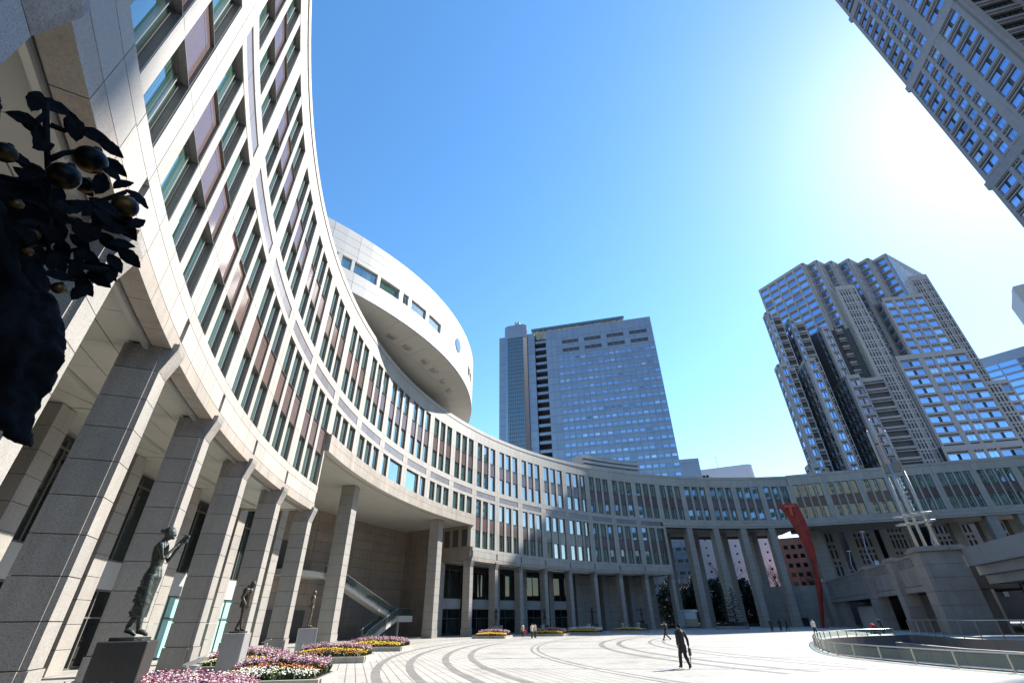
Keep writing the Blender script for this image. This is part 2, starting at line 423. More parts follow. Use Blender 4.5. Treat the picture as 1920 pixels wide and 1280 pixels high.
for k in range(8):
    a0, a1 = k * pi / 4, (k + 1) * pi / 4
    lamp_me.face([lamp_me.P(um, 5.3, 10.40), lamp_me.P(um + .16 * math.cos(a0), 5.3 + .16 * math.sin(a0), 10.41), lamp_me.P(um + .16 * math.cos(a1), 5.3 + .16 * math.sin(a1), 10.41)])
    lamp_me.quad((um + .16 * math.cos(a0), 5.3 + .16 * math.sin(a0), 10.41), (um + .2 * math.cos(a0), 5.3 + .2 * math.sin(a0), 10.45), (um + .2 * math.cos(a1), 5.3 + .2 * math.sin(a1), 10.45), (um + .16 * math.cos(a1), 5.3 + .16 * math.sin(a1), 10.41))
lamp_me = lamp_me.mesh('downlight', [M['frame_light']])
def glazing(lower):
    fr = MB(arc)
    for u in (0.55, um - .04, BW - .63): fr.box(u, u + .08, 7.5, 7.7, 0, 10.0)
    for z in (0.0, 2.35, 3.7, 5.25, 9.55): fr.box(.6, BW - .6, 7.48, 7.72, z, z + .09, 0, 2)
    panes = []
    for (a, b) in ((.63, um - .04), (um + .04, BW - .63)):
        for z0, z1, mt in ((0.09, 2.35, lower), (2.44, 3.7, lower), (5.34, 9.55, 'dark_glass')):
            mb = MB(arc); mb.box(a, b, 7.58, 7.62, z0, z1); panes.append(mb.mesh('pane', [M[mt]]))
    fa = MB(arc)
    for p, q in span(3, .6, BW - .6): fa.box(p + .01, q - .01, 7.4, 7.8, 3.80, 5.24)
    return fr.mesh('glazing_bay', [M['frame']]), panes, fa.mesh('fascia_panel', [M['fascia']])
gl_dark, gl_teal = glazing('dark_glass'), glazing('teal')
for s in list(range(-4, 5)) + list(range(10, 18)):
    add('inner_column', ic, hall, (0, 0, 0), th(s))
    if s != 4:
        add('soffit', so, hall, (0, 0, 0), th(s)); add('downlight', lamp_me, hall, (0, 0, 0), th(s))
    if s < 15:
        g = gl_teal if s in (3, 4) else gl_dark
        go = add('glazing_bay', g[0], hall, (0, 0, 0), th(s))
        for p in g[1]: add('pane', p, go)
        add('fascia_panel', g[2], go)
# stone back wall behind the far columns
mb = MB(arc)
for k in range(6):
    for p, q in span(8, 0, 3 * BW): mb.box(p + .02, q - .02, 7.6, 8.1, k * 1.72 + .02, (k + 1) * 1.72 - .02)
mb.build('back_wall', M['stone_low'], hall, rz=th(15))

M['brown'] = granite('brown_wall_granite', (.235, .195, .16), speck=.15, sscale=20, vary=.10, stain=.15)
# porch: soffit, back wall, return wall, glass end, stair
so2 = MB(arc)
so2.box(4.0 * BW, 10.0 * BW, -.28, .25, 15.5, 15.62, 0, 24)
so2.box(4.0 * BW, 10.0 * BW, .25, 16, 15.72, 15.85, 0, 24)
for k in range(22):
    so2.box(4.0 * BW, 10.0 * BW, .3 + k * .72, .3 + k * .72 + .69, 15.66, 15.72, 0, 24)
so2.build('porch_soffit', M['soffit'], hall, rz=th(0))
mb = MB(arc); pw = []
for k in range(12):
    for p, q in span(9, 5.2 * BW, 9.99 * BW): mb.box(p + .015, q - .015, 14.0, 14.6, k * 1.31 + .015, (k + 1) * 1.31 - .015, 0)
mb.build('porch_back_wall', M['brown'], hall, rz=th(0))
mb = MB(arc)
for k in range(12):
    for a in range(6): mb.box(5.18 * BW, 5.28 * BW, 8 + a * 1.0 + .01, 9 + a * 1.0 - .01, k * 1.31 + .015, (k + 1) * 1.31 - .015)
for k in range(12):
    for a in range(6): mb.box(9.93 * BW, 9.985 * BW, 8 + a * 1.1 + .01, 9.1 + a * 1.1 - .01, k * 1.31 + .015, (k + 1) * 1.31 - .015)
mb.build('porch_side_wall', M['brown'], hall, rz=th(0))
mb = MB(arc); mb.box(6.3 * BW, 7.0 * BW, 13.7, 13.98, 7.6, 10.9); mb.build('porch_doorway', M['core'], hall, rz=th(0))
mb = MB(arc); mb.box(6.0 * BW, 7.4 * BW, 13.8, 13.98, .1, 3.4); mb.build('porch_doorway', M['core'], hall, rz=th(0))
mb = MB(arc)
for k in range(15): mb.box(5.08 * BW, 5.24 * BW, 6.9, 8.1, k * 1.04 + G, (k + 1) * 1.04 - G)
mb.build('porch_pilaster', M['column'], hall, rz=th(0))
# tall glass over the left end of the porch
mb = MB(arc)
for u in (4.1, 4.35, 4.6, 4.85, 5.07): mb.box(u * BW - .05, u * BW + .05, 7.45, 7.7, 5.2, 15.6)
mb.build('glass_wall_frame', M['frame'], hall, rz=th(0))
for a, b in ((4.1, 4.35), (4.35, 4.6), (4.6, 4.85), (4.85, 5.07)):
    mb = MB(arc); mb.box(a * BW + .05, b * BW - .05, 7.55, 7.6, 9.7, 15.6); mb.build('pane', M['dark_glass'], hall, rz=th(0))
# return wall with three windows at the right end of the porch
mb = MB(arc); U = 10 * BW
VW = [(1.2, 2.3), (3.0, 4.1), (4.8, 5.9)]
cols = [(0.6, 1.2), (2.3, 3.0), (4.1, 4.8), (5.9, 8.2)]
for a, b in cols: mb.box(U - .02, U + .25, a + G, b - G, 12.5 + G, 15.1 - G)
for z0, z1, n in ((10.3, 11.4, 5), (11.4, 12.5, 5), (15.1, 15.65, 5)):
    for p, q in span(n, .6, 8.2): mb.box(U - .02, U + .25, p + G, q - G, z0 + G, z1 - G)
rw = mb.build('return_wall', M['brown'], hall, rz=th(0))
for a, b in VW:
    mb = MB(arc); mb.box(U + .12, U + .16, a, b, 12.5, 15.1); mb.build('window', M['window'], rw)
# stair with a round ended landing
stw = plain('stair_concrete', (0.42, 0.41, 0.38), .6, noise=.08)
M['rail_glass'] = None
def glass_sheet(name, tint=(0.75, 0.88, 0.84), opacity=0.3, rough=0.02):
    mt, nt, b = new_mat(name)
    b.inputs['Base Color'].default_value = (*[c * .5 for c in tint], 1); b.inputs['Roughness'].default_value = rough
    tr = N(nt, 'ShaderNodeBsdfTransparent'); tr.inputs['Color'].default_value = (*tint, 1)
    ms = N(nt, 'ShaderNodeMixShader'); ms.inputs[0].default_value = opacity
    nt.links.new(tr.outputs[0], ms.inputs[1]); nt.links.new(b.outputs[0], ms.inputs[2])
    out = [n for n in nt.nodes if n.type == 'OUTPUT_MATERIAL'][0]; nt.links.new(ms.outputs[0], out.inputs[0])
    return mt
M['rail_glass'] = glass_sheet('rail_glass', (.35, .45, .42), .25)
M['steel'] = plain('brushed_steel', (0.52, 0.51, 0.48), 0.28, 1.0)
stair = thing('stair', 'grey stair with glass rails and a round landing in the porch', 'stairs', (0, 0, 0))
def sp(s, v, z): return Vector(bay_pt(s, v, z))
def flight(p0, p1, w, name):
    d = (p1 - p0); n = Vector((-d.y, d.x, 0)).normalized() * w
    mb = MB()
    q = [p0, p1]; T = Vector((0, 0, .62))
    A = [p0 - T, p1 - T, p1, p0]
    a = [mb.P(*x) for x in A]; b = [mb.P(*(x + n)) for x in A]
    mb.face(a); mb.face(b[::-1])
    for i in range(4):
        j = (i + 1) % 4; mb.face([a[j], a[i], b[i], b[j]])
    o = mb.build(name, stw, stair)
    ns = int(abs(d.z) / .17); tm = MB()
    for i in range(ns):
        t0, t1 = i / ns, (i + 1) / ns
        x0 = p0 + d * t0; x1 = p0 + d * t1; zt = max(x0.z, x1.z) + .02
        for A4 in ((x0, x1, x1 + n, x0 + n),):
            i4 = [tm.P(x.x, x.y, zt) for x in A4]; j4 = [tm.P(x.x, x.y, min(x0.z, x1.z) - .1) for x in A4]
            tm.face(i4)
            for k in range(4):
                w4 = (k + 1) % 4; tm.face([j4[k], j4[w4], i4[w4], i4[k]])
    tm.build('steps', stw, o, kind='stuff')
    for side in (Vector((0, 0, 0)), n):
        g = MB(); g.quad(*[tuple(x) for x in (p0 + side, p1 + side, p1 + side + Vector((0, 0, .95)), p0 + side + Vector((0, 0, .95)))]); g.build('rail_pane', M['rail_glass'], o)
        h = MB(); h.tube([p0 + side + Vector((0, 0, .98)), p1 + side + Vector((0, 0, .98))], .035, 0, 6); h.build('handrail', M['steel'], o)
LZ = 2.75
flight(sp(8.05, 7.4, .05), sp(8.75, 6.6, LZ), 1.6, 'lower_flight')
flight(sp(8.75, 8.6, LZ), sp(7.3, 11.4, 7.6), 1.5, 'upper_flight')
mb = MB(); cen = sp(9.0, 7.9, 0); ax = (sp(9.2, 7.9, 0) - cen).normalized(); ay = Vector((-ax.y, ax.x, 0))
outline = [cen + ax * -2.0 + ay * -1.7, cen + ax * .6 + ay * -1.7] + [cen + ax * (.6 + 1.7 * math.cos(t)) + ay * 1.7 * math.sin(t) for t in [(-pi / 2) + pi * k / 10 for k in range(1, 10)]] + [cen + ax * .6 + ay * 1.7, cen + ax * -2.0 + ay * 1.7]
mb.prism([(p.x, p.y) for p in outline], LZ - .75, LZ + .02); ld = mb.build('landing', stw, stair)
g = MB()
for a, b in zip(outline[1:-1], outline[2:]): g.quad((a.x, a.y, LZ), (b.x, b.y, LZ), (b.x, b.y, LZ + .95), (a.x, a.y, LZ + .95))
g.build('rail_pane', M['rail_glass'], ld)
g = MB(); g.tube([(p.x, p.y, LZ + .98) for p in outline[1:]], .035, 0, 6); g.build('handrail', M['steel'], ld)
mb = MB(); mb.tube([(cen.x, cen.y, 0), (cen.x, cen.y, LZ - .7)], .2, 0, 12); mb.build('post', stw, stair)
ul = arcbox('upper_landing', stw, 6.4, 7.35, 11.0, 13.9, 6.95, 7.6, parent=stair); ul.location = (CX, CY, 0)

# round assembly chamber above the roof
DCX, DCY, DR = -55.9, 74.3, 48.4
M['white_panel'] = granite('white_chamber_panel', (0.50, 0.485, 0.455), speck=.05, sscale=10, vary=.04, stain=.05, rough=.45)
drum = thing('assembly_chamber', 'white disc shaped assembly chamber overhanging the curved roof', 'building', (DCX, DCY, 35.5))
def dpt(a, r, z): return (r * math.cos(rad(a)), r * math.sin(rad(a)), z - 35.5)
def dpanel(a0, a1, z0, z1, r0=DR, r1=DR - .5, n=2, name='wall_panel', mat='white_panel'):
    mb = MB(lambda a, r, z: dpt(a, r, z)); g = .02
    mb.box(a0 + .02, a1 - .02, r0, r1, z0 + g, z1 - g, 0, n)
    for i, f in enumerate(mb.f): mb.f[i] = f[::-1]
    return mb.build(name, M[mat], drum)
WINS = [(-46.5, -43.4), (-42.7, -41.2), (-40.7, -36.7), (-36.1, -32.2), (-31.4, -30.1), (-29.4, -25.5), (-24.7, -20.7), (-5.3, -3.2), (-2.6, -.8)]
edges = [-62, -58, -54, -50]
A0, A1 = -62.0, 24.0
# solid rows below and above the window strip
step = 4.3
k = 0; a = A0
while a < A1 - .1:
    b = min(A1, a + step)
    dpanel(a, b, 35.55, 36.95); dpanel(a, b, 36.95, 38.35); dpanel(a, b, 42.0, 43.2); dpanel(a, b, 43.2, 44.4); dpanel(a, b, 40.75, 42.0); dpanel(a, b, 40.05, 40.75)
    a = b
cur = A0
for (p, q) in WINS + [(A1, A1)]:
    c0 = cur
    while c0 < p - .05:
        c1 = min(p, c0 + step)
        if c0 < -13.3 < c1 or False: pass
        dpanel(c0, c1, 38.35, 40.05); c0 = c1
    if q > p:
        mb = MB(lambda a, r, z: dpt(a, r, z)); mb.box(p, q, DR - .3, DR - .36, 38.35, 40.05, 0, 2); mb.f = [f[::-1] for f in mb.f]
        mb.build('window', M['window'], drum)
    cur = q
mb = MB()     # round porthole
for rr, nm, mt, off in ((1.25, 'porthole_frame', 'frame', .05), (1.08, 'porthole', 'window', .09)):
    mb = MB(); nn = 24; pc = Vector(dpt(-13.2, DR + off, 40.1)); tn = Vector((-math.sin(rad(-13.2)), math.cos(rad(-13.2)), 0))
    ring = [mb.P(*(pc + tn * rr * math.cos(2 * pi * i / nn) + Vector((0, 0, rr * math.sin(2 * pi * i / nn))))) for i in range(nn)]
    mb.face(ring); nrm = Vector(dpt(-13.2, 1, 35.5))
    r2 = [mb.P(*(Vector(mb.v[i]) - nrm * .12)) for i in ring]
    for i in range(nn): mb.face([ring[i], r2[i], r2[(i + 1) % nn], ring[(i + 1) % nn]])
    mb.build(nm, M[mt], drum)
mb = MB(lambda a, r, z: dpt(a, r, z)); mb.box(-180, 180, .5, DR - .52, 35.6, 44.3, 0, 96); mb.f = [f[::-1] for f in mb.f]; mb.build('drum_core', M['roof'], drum)
# sloped panelled underside: outer flat ring and shallow cone
def ring_panels(name, r0, z0, r1, z1, da, nr, a0=-70, a1=30):
    mb = MB(lambda a, r, z: dpt(a, r, z)); a = a0
    while a < a1:
        for j in range(nr):
            f0, f1 = j / nr, (j + 1) / nr
            ra, rb = r0 + (r1 - r0) * f0 - .02, r0 + (r1 - r0) * f1 + .02
            za, zb = z0 + (z1 - z0) * f0, z0 + (z1 - z0) * f1
            i8 = [mb.P(x, r, z + t) for t in (0, .15) for (x, r, z) in ((a + .02, ra, za), (a + da - .02, ra, za), (a + da - .02, rb, zb), (a + .02, rb, zb))]
            mb.face([i8[0], i8[3], i8[2], i8[1]]); mb.face(i8[4:])
            for k in range(4):
                w = (k + 1) % 4; mb.face([i8[k], i8[w], i8[w + 4], i8[k + 4]])
        a += da
    return mb.build(name, M['soffit_d'], drum, kind='stuff')
M['soffit_d'] = plain('chamber_soffit_panel', (.40, .385, .34), .5, noise=.04, nscale=.3)
ring_panels('underside_panels', DR - .1, 35.45, DR - 8.0, 34.3, 4.3, 2)
ring_panels('cone_panels', DR - 8.0, 34.25, DR - 16, 31.9, 4.3, 2)
for a in (-29.2, -25, -19.1, -15.4, -10.5, -6):
    mb = MB(lambda a, r, z: dpt(a, r, z)); mb.box(a - .9, a + .9, DR - 2.6, DR - 3.7, 34.93, 35.08); lo = mb.build('light_fitting', M['soffit_d'], drum)
    for k in (-.42, .42):
        mb = MB(lambda a, r, z: dpt(a, r, z)); mb.box(a + k - .3, a + k + .3, DR - 2.8, DR - 3.5, 34.88, 34.92); mb.build('lens', M['frame_light'], lo)
# ------------------------------------------------------------------ ground
def plaza_mat():
    mt, nt, b = new_mat('plaza_paving')
    geo = N(nt, 'ShaderNodeNewGeometry')
    br = N(nt, 'ShaderNodeTexBrick', Scale=1.0); br.offset = 0.0
    br.inputs['Brick Width'].default_value = 0.42; br.inputs['Row Height'].default_value = 0.42; br.inputs['Mortar Size'].default_value = 0.022
    br.inputs['Color1'].default_value = (.37, .355, .32, 1); br.inputs['Color2'].default_value = (.44, .42, .385, 1); br.inputs['Mortar'].default_value = (.13, .122, .11, 1)
    mp = N(nt, 'ShaderNodeMapping'); mp.inputs['Rotation'].default_value = (0, 0, rad(-17))
    nt.links.new(geo.outputs['Position'], mp.inputs[0]); nt.links.new(mp.outputs[0], br.inputs['Vector'])
    no = N(nt, 'ShaderNodeTexNoise', Scale=0.22, Detail=6.0, Roughness=.65); nt.links.new(geo.outputs['Position'], no.inputs['Vector'])
    r = ramp(nt, no.outputs[0], [(.28, (.66, .65, .64)), (.42, (.88, .875, .87)), (.62, (1, 1, 1))])
    n2 = N(nt, 'ShaderNodeTexNoise', Scale=14, Detail=3.0); nt.links.new(geo.outputs['Position'], n2.inputs['Vector'])
    r2 = ramp(nt, n2.outputs[0], [(.3, (.9, .9, .9)), (.7, (1.05, 1.05, 1.05))])
    c = mix(nt, br.outputs[0], r.outputs[0], 1.0, 'MULTIPLY'); c = mix(nt, c, r2.outputs[0], 1.0, 'MULTIPLY')
    nt.links.new(c, b.inputs['Base Color']); b.inputs['Roughness'].default_value = .62
    return mt
M['plaza'] = plaza_mat()
M['ground'] = plain('city_ground', (.16, .155, .15), .9, noise=.2, nscale=.05)
mb = MB(); mb.quad((-3000, -3000, -2.9), (3000, -3000, -2.9), (3000, 4000, -2.9), (-3000, 4000, -2.9)); struct('ground', mb, M['ground'])
PIT = [(18.4, 28.9), (18.4, 27.7), (18.5, 26), (18.6, 24.3), (18.9, 22.8), (19.3, 21.0), (20.3, 17.5), (22.5, 13), (27, 8), (36, 6), (44, 12), (44.5, 22), (43.6, 34), (42.4, 45.8), (42.2, 47.5), (42, 51), (43.7, 56.5), (45.6, 62.6), (43.1, 61.9), (38.4, 60.2), (32.3, 55.8), (28.4, 51.1), (24.6, 45.0), (21.2, 38.4), (19.2, 33.8), (18.5, 30.9)]
def smooth_loop(P, n=4):
    out = []; L = len(P)
    for i in range(L):
        p0, p1, p2, p3 = (Vector(P[(i + k - 1) % L]) for k in range(4))
        for k in range(n):
            t = k / n; out.append(tuple(.5 * ((2 * p1) + (p2 - p0) * t + (2 * p0 - 5 * p1 + 4 * p2 - p3) * t * t + (3 * p1 - p0 - 3 * p2 + p3) * t ** 3)))
    return out
PITS = smooth_loop(PIT, 4)
bm = bmesh.new()
outer = [bm.verts.new((CX + (RA + 22) * math.cos(2 * pi * k / 120), CY + (RA + 22) * math.sin(2 * pi * k / 120), 0)) for k in range(120)]
inner = [bm.verts.new((x, y, 0)) for x, y in PITS]
ed = [bm.edges.new((outer[i], outer[(i + 1) % 120])) for i in range(120)] + [bm.edges.new((inner[i], inner[(i + 1) % len(inner)])) for i in range(len(inner))]
bmesh.ops.triangle_fill(bm, use_beauty=True, use_dissolve=False, edges=ed, normal=(0, 0, 1))
bmesh.ops.recalc_face_normals(bm, faces=bm.faces)
me = bpy.data.meshes.new('plaza_floor'); bm.to_mesh(me); bm.free(); me.materials.append(M['plaza'])
plaza = add('plaza_floor', me, None, kind='structure')
# the big ground sheet lies below the sunken court, so it needs no hole
M['band'] = granite('dark_paving', (.20, .19, .175), speck=.2, sscale=12, vary=.1, stain=.2)
def ring_band(r, w, a0, a1, name='paving_band', z=.004):
    mb = MB(); n = max(6, int((a1 - a0) / 2)); prev = None
    for k in range(n + 1):
        a = rad(a0 + (a1 - a0) * k / n); c = (mb.P(CX + r * math.cos(a), CY + r * math.sin(a), z), mb.P(CX + (r + w) * math.cos(a), CY + (r + w) * math.sin(a), z))
        if prev: mb.face([prev[0], c[0], c[1], prev[1]][::-1])
        prev = c
    mb.build(name, M['band'], plaza)
for r, w in ((45.9, .28), (47.2, .28), (50.0, .45), (51.6, .45), (57.2, .16), (57.7, .16), (62.0, .4), (63.6, .4), (65.6, .4), (67.2, .4), (72.2, .35)):
    ring_band(r, w, -215, -150) if r > 55 else ring_band(r, w, -250, -158)
for k in range(-60, 130, 8):     # long straight joints
    pass
def strip(p, q_, w, z=.006):
    p = Vector(p); q_ = Vector(q_); n = Vector((-(q_ - p).y, (q_ - p).x)).normalized() * w / 2
    mb = MB(); mb.quad((*(p - n), z), (*(q_ - n), z), (*(q_ + n), z), (*(p + n), z)); mb.build('paving_strip', M['band'], plaza)
for y in (19.5, 20.5, 25.8, 33, 44, 58): strip((-2 if y > 24 else -6, y + 1.1), (17.5, y - 2.3), .10)
for r0, r1, a in ((51.7, 57.2, -196), (51.7, 57.2, -182), (57.9, 62, -172), (57.9, 62, -190), (57.9, 62, -205)):
    strip((CX + r0 * math.cos(rad(a)), CY + r0 * math.sin(rad(a))), (CX + r1 * math.cos(rad(a)), CY + r1 * math.sin(rad(a))), .2, .005)
# sunken court
M['court'] = granite('court_stone', (.17, .165, .16), speck=.2, sscale=20, vary=.06)
mb = MB()
for i in range(len(PITS)):
    a, b = PITS[i], PITS[(i + 1) % len(PITS)]; mb.quad((*a, 0), (*b, 0), (*b, -2.6), (*a, -2.6))
mb.face([mb.P(x, y, -2.6) for x, y in PITS])
struct('sunken_court', mb, M['court'])
# ------------------------------------------------------------------ towers
M['tower_stone'] = granite('tower_granite', (0.31, 0.30, 0.315), speck=.08, sscale=3, vary=.10, stain=.08)
M['tower_light'] = granite('pale_tower_granite', (0.36, 0.345, 0.32), speck=.08, sscale=3, vary=.08, stain=.08)
M['tower_dark'] = plain('tower_recess', (0.05, 0.049, 0.058), .5)
def sky_glass(name, tint, dark=(.01, .02, .05), amt=.8, wob=.0):
    mt, nt, b = new_mat(name)
    oi = N(nt, 'ShaderNodeObjectInfo'); geo = N(nt, 'ShaderNodeNewGeometry')
    ad = N(nt, 'ShaderNodeMath', operation='ADD'); nt.links.new(oi.outputs['Random'], ad.inputs[0]); nt.links.new(geo.outputs['Random Per Island'], ad.inputs[1])
    fr = N(nt, 'ShaderNodeMath', operation='FRACT'); nt.links.new(ad.outputs[0], fr.inputs[0])
    r = ramp(nt, fr.outputs[0], [(0, tuple(c * .40 for c in tint)), (.10, tuple(c * .78 for c in tint)), (.6, tint), (.88, tuple(min(1, c * 1.12) for c in tint)), (1, (.62, .66, .74))])
    nt.links.new(r.outputs[0], b.inputs['Base Color'])
    b.inputs['Metallic'].default_value = amt; b.inputs['Roughness'].default_value = .03
    return mt
M['tower_glass'] = sky_glass('coated_tower_glass', (0.36, 0.52, 0.86), amt=.92)
M['blue_glass'] = sky_glass('blue_tower_glass', (0.30, 0.44, 0.66), amt=.9)
_pane = {}
def pane_obj(P0, d, u0, u1, z0, z1, off, parent, mat, name='window'):
    key = (round(u1 - u0, 3), round(z1 - z0, 3), mat)
    if key not in _pane:
        w, h = u1 - u0, z1 - z0
        mb = MB(); mb.box(0, w, -.05, .0, 0, h, 0); mb.box(0, w, -.09, -.05, h * .74, h * .74 + .09, 1)
        _pane[key] = mb.mesh('window', [M[mat], M['frame_light']])
    n = Vector((d.y, -d.x, 0)); p = P0 + d * u0 + n * off
    return add(name, _pane[key], parent, (p.x, p.y, z0), math.atan2(d.y, d.x))
def lattice(P0, d, W, z0, z1, fh, cols, parent, proud=.5, objs=True, mat='tower_stone', glass='tower_glass', top=1.6, name='stone_grid', skip=()):
    """window wall: stone piers and spandrels stand proud of the recessed glass. cols = (u0, u1, kind)"""
    P0 = Vector((P0[0], P0[1], 0)); d = Vector((d[0], d[1], 0)).normalized(); n = Vector((d.y, -d.x, 0))
    f = lambda u, v, z: (P0 + d * u - n * v + Vector((0, 0, z)))
    mb = MB(f); gl = MB(f)
    nf = int((z1 - top - z0) / fh); zb = z1 - top - nf * fh
    cu = 0.0
    for (a, b, k) in list(cols) + [(W, W, None)]:
        if a - cu > .05: mb.box(cu, a, -proud, 0, z0, z1, 0)
        cu = b
    mb.box(0, W, -proud - .05, 0, z1 - top, z1, 0)
    for i in range(nf):
        zf = zb + i * fh
        for (a, b, k) in cols:
            w = b - a
            if k == 'slot':
                ns = max(2, round(w / 1.15)); sw = w / ns
                for q in range(ns): mb.box(a + q * sw, a + q * sw + sw * (.45 if (q + 1) % 5 else .8), -proud * .97, 0, zf, zf + fh)
                for h0, h1 in ((0, .75), (2.9, 3.35)): mb.box(a, b, -proud, 0, zf + h0 * fh / 4.1, zf + h1 * fh / 4.1)
                continue
            s = fh / 4.1
            mb.box(a, b, -proud, 0, zf, zf + .75 * s); mb.box(a, b, -proud, 0, zf + 2.95 * s, zf + 3.3 * s)
            mb.box(a, b, -proud * .7, 0, zf + 3.85 * s, zf + fh)
            if k == 'small':
                for q in (1, 2): mb.box(a + w * q / 3 - .12, a + w * q / 3 + .12, -proud * .6, 0, zf + 3.3 * s, zf + 3.85 * s)
            if k == 'pair': pr = [(a, a + w * .42), (a + w * .58, b)]
            else: pr = [(a, b)]
            for (p, q) in pr:
                if objs: pane_obj(P0, d, p, q, zf + .75 * s, zf + 2.95 * s, proud * .35, parent, glass)
                else: gl.quad((p, -proud * .35, zf + .75 * s), (q, -proud * .35, zf + .75 * s), (q, -proud * .35, zf + 2.95 * s), (p, -proud * .35, zf + 2.95 * s))
            if k == 'small': mb.box(a + w * .48, a + w * .52, -proud * .5, -proud * .35, zf + .75 * s, zf + 2.95 * s)
    mb.build(name, M[mat], parent, kind='stuff')
    if gl.f: gl.build('glazing', M[glass], parent, kind='stuff')
def mass(poly, z1, parent, mat='tower_dark', name='wall', z0=0, cap='tower_stone'):
    A = sum(poly[i][0] * poly[(i + 1) % len(poly)][1] - poly[(i + 1) % len(poly)][0] * poly[i][1] for i in range(len(poly)))
    if A < 0: poly = poly[::-1]
    mb = MB(); mb.prism(poly, z0, z1, 0, 1); return mb.build(name, [M[mat], M[cap]], parent)

# --- stepped twin-crown tower (right of centre)
t2 = thing('stepped_tower', 'tall grey stepped skyscraper with sawtooth crown right of centre', 'skyscraper', (0, 0, .27))
t2.scale = (.86, .86, .86)
va = Vector((-.469, .883)); vb = Vector((.883, .469))
def corner_box(K, la, lb, z, parent, cols_a=None, cols_b=None, fh=4.25, objs=False, **kw):
    K = Vector(K)
    mass([tuple(K), tuple(K + vb * lb), tuple(K + vb * lb + va * la), tuple(K + va * la)], z, parent)
    P = K + va * la
    if cols_a: lattice((P.x, P.y), (-va.x, -va.y), la, kw.get('zlo', 12), z, fh, cols_a, parent, objs=objs)
    if cols_b: lattice((K.x, K.y), (vb.x, vb.y), kw.get('wb', lb), kw.get('zlo', 12), z, fh, cols_b, parent, objs=kw.get('objs_b', False), mat=kw.get('mat_b', 'tower_stone'))
def even(W, n, pier, kind='one', m0=None):
    m0 = pier if m0 is None else m0
    w = (W - 2 * m0 - (n - 1) * pier) / n
    return [(m0 + i * (w + pier), m0 + i * (w + pier) + w, kind) for i in range(n)]
for K, la, z, ob in (((152.9, 183.8), 26, 160, True), ((159.4, 182.3), 20, 160.5, False), ((167, 182.4), 27, 160, True), ((175.6, 181.4), 20, 160.5, False), ((185.1, 180.7), 33, 160, True), ((193.3, 178.7), 12, 161, True)):
    n = max(2, round(la / 5.2))
    corner_box(K, la, 38, z, t2, even(la, n, .9), even(38, 12, 1.0, 'slot'), zlo=118 if K[0] < 170 else 96, objs=ob, wb=38)
ba = Vector((-.26, -.966)); bb = Vector((.956, -.292))
mass([(128, 190), (137, 194), (152, 199), (163, 201), (176, 226), (152, 222)], 118, t2, 'tower_stone')
def shaft(K, ll, z, zlo, recess, strip=5.2, objs=False, setb=3.0):
    """corner shaft: window face on the left, one window strip in front, balconies set back on the right"""
    K = Vector(K); L = K - ba * ll; F = K + bb * strip
    mass([tuple(K), tuple(F), tuple(F - ba * (ll + 6)), tuple(L)], z, t2)
    lattice((L.x, L.y), ba, ll, zlo, z, 4.25, even(ll, max(1, round(ll / 4.4)), .8), t2, objs=False)
    lattice((K.x, K.y), bb, strip, zlo, z, 4.25, [(.5 if strip < 3 else 1.0, strip - .5, 'pair' if strip > 3 else 'one')], t2, objs=objs)
    R0 = F - ba * setb; R1 = R0 + bb * recess
    mass([tuple(R0), tuple(R1), tuple(R1 - ba * 16), tuple(R0 - ba * 5)], z - 1.5, t2)
    lattice((R0.x, R0.y), bb, recess, zlo, z - 1.5, 4.25, [(.3, recess - .3, 'one')], t2, proud=1.4, objs=False, glass='tower_dark')
shaft((119.5, 176.5), 4.5, 124, 30, 4, 1.8); shaft((132, 181), 13, 123, 30, 4.5, 2.0); shaft((149, 185.5), 12.5, 121, 30, 7, 3.6)
shaft((111.2, 168.5), 5, 92, 20, 3, 3.2); shaft((121.5, 166), 17, 93, 20, 2.6, 3.4, setb=6); shaft((145, 178.5), 20, 91, 20, 9)
shaft((109.4, 168.3), 5, 50, 10, 3, 3.2)
# slotted shaft
pl = [(160, 180), (169, 178.4), (176, 197), (163, 199)]
mass(pl, 141, t2)
lattice((160, 180), (9, -1.6), 9.14, 14, 141, 4.25, [(1.0, 8.4, 'slot')], t2, proud=.35, top=2.5)
lattice((163, 199), (-3, -19), 19.2, 14, 141, 4.25, even(19.2, 3, .8, 'slot'), t2, proud=.35, top=2.5, mat='tower_light')
# window block right of the shaft, its lower wider part and the edge shaft
mass([(177, 177), (194, 173.4), (201, 200), (184, 204)], 131, t2)
lattice((177, 177), (17, -3.6), 17.4, 92, 131, 4.25, [(.8, 3.9, 'one'), (5.2, 8.4, 'small'), (9.4, 12.6, 'small'), (13.5, 16.7, 'one')], t2)
mass([(173, 184), (177.2, 182), (190, 205), (178, 207)], 128, t2)
lattice((173, 184), (4.2, -2), 4.65, 92, 128, 4.25, [(.5, 4.1, 'one')], t2)
lattice((184, 204), (-7, -27), 27.9, 92, 131, 4.25, even(27.9, 5, .8), t2, objs=False)
mass([(169.5, 177.2), (194.5, 170.6), (202, 198), (177, 205)], 99.5, t2)
pat = [(.9, 8.0, 'pair'), (9.9, 13.0, 'small'), (14.1, 17.2, 'small'), (18.1, 25.3, 'pair')]
lattice((169.5, 177.2), (25, -6.6), 25.86, 58, 99.5, 4.25, pat, t2, top=2.2)
lattice((168.2, 176.2), (25.4, -6.7), 26.3, 16, 58.2, 4.25, pat, t2, top=2.2)
mass([(168.3, 176.5), (193.6, 169.8), (202, 196), (176, 203)], 58, t2)
lattice((172.5, 195), (-3.0, -17.8), 18.0, 20, 99.5, 4.25, even(18, 3, .8), t2, objs=False)
mass([(203, 185.2), (212.5, 182.8), (219, 205), (208, 208)], 150.5, t2)
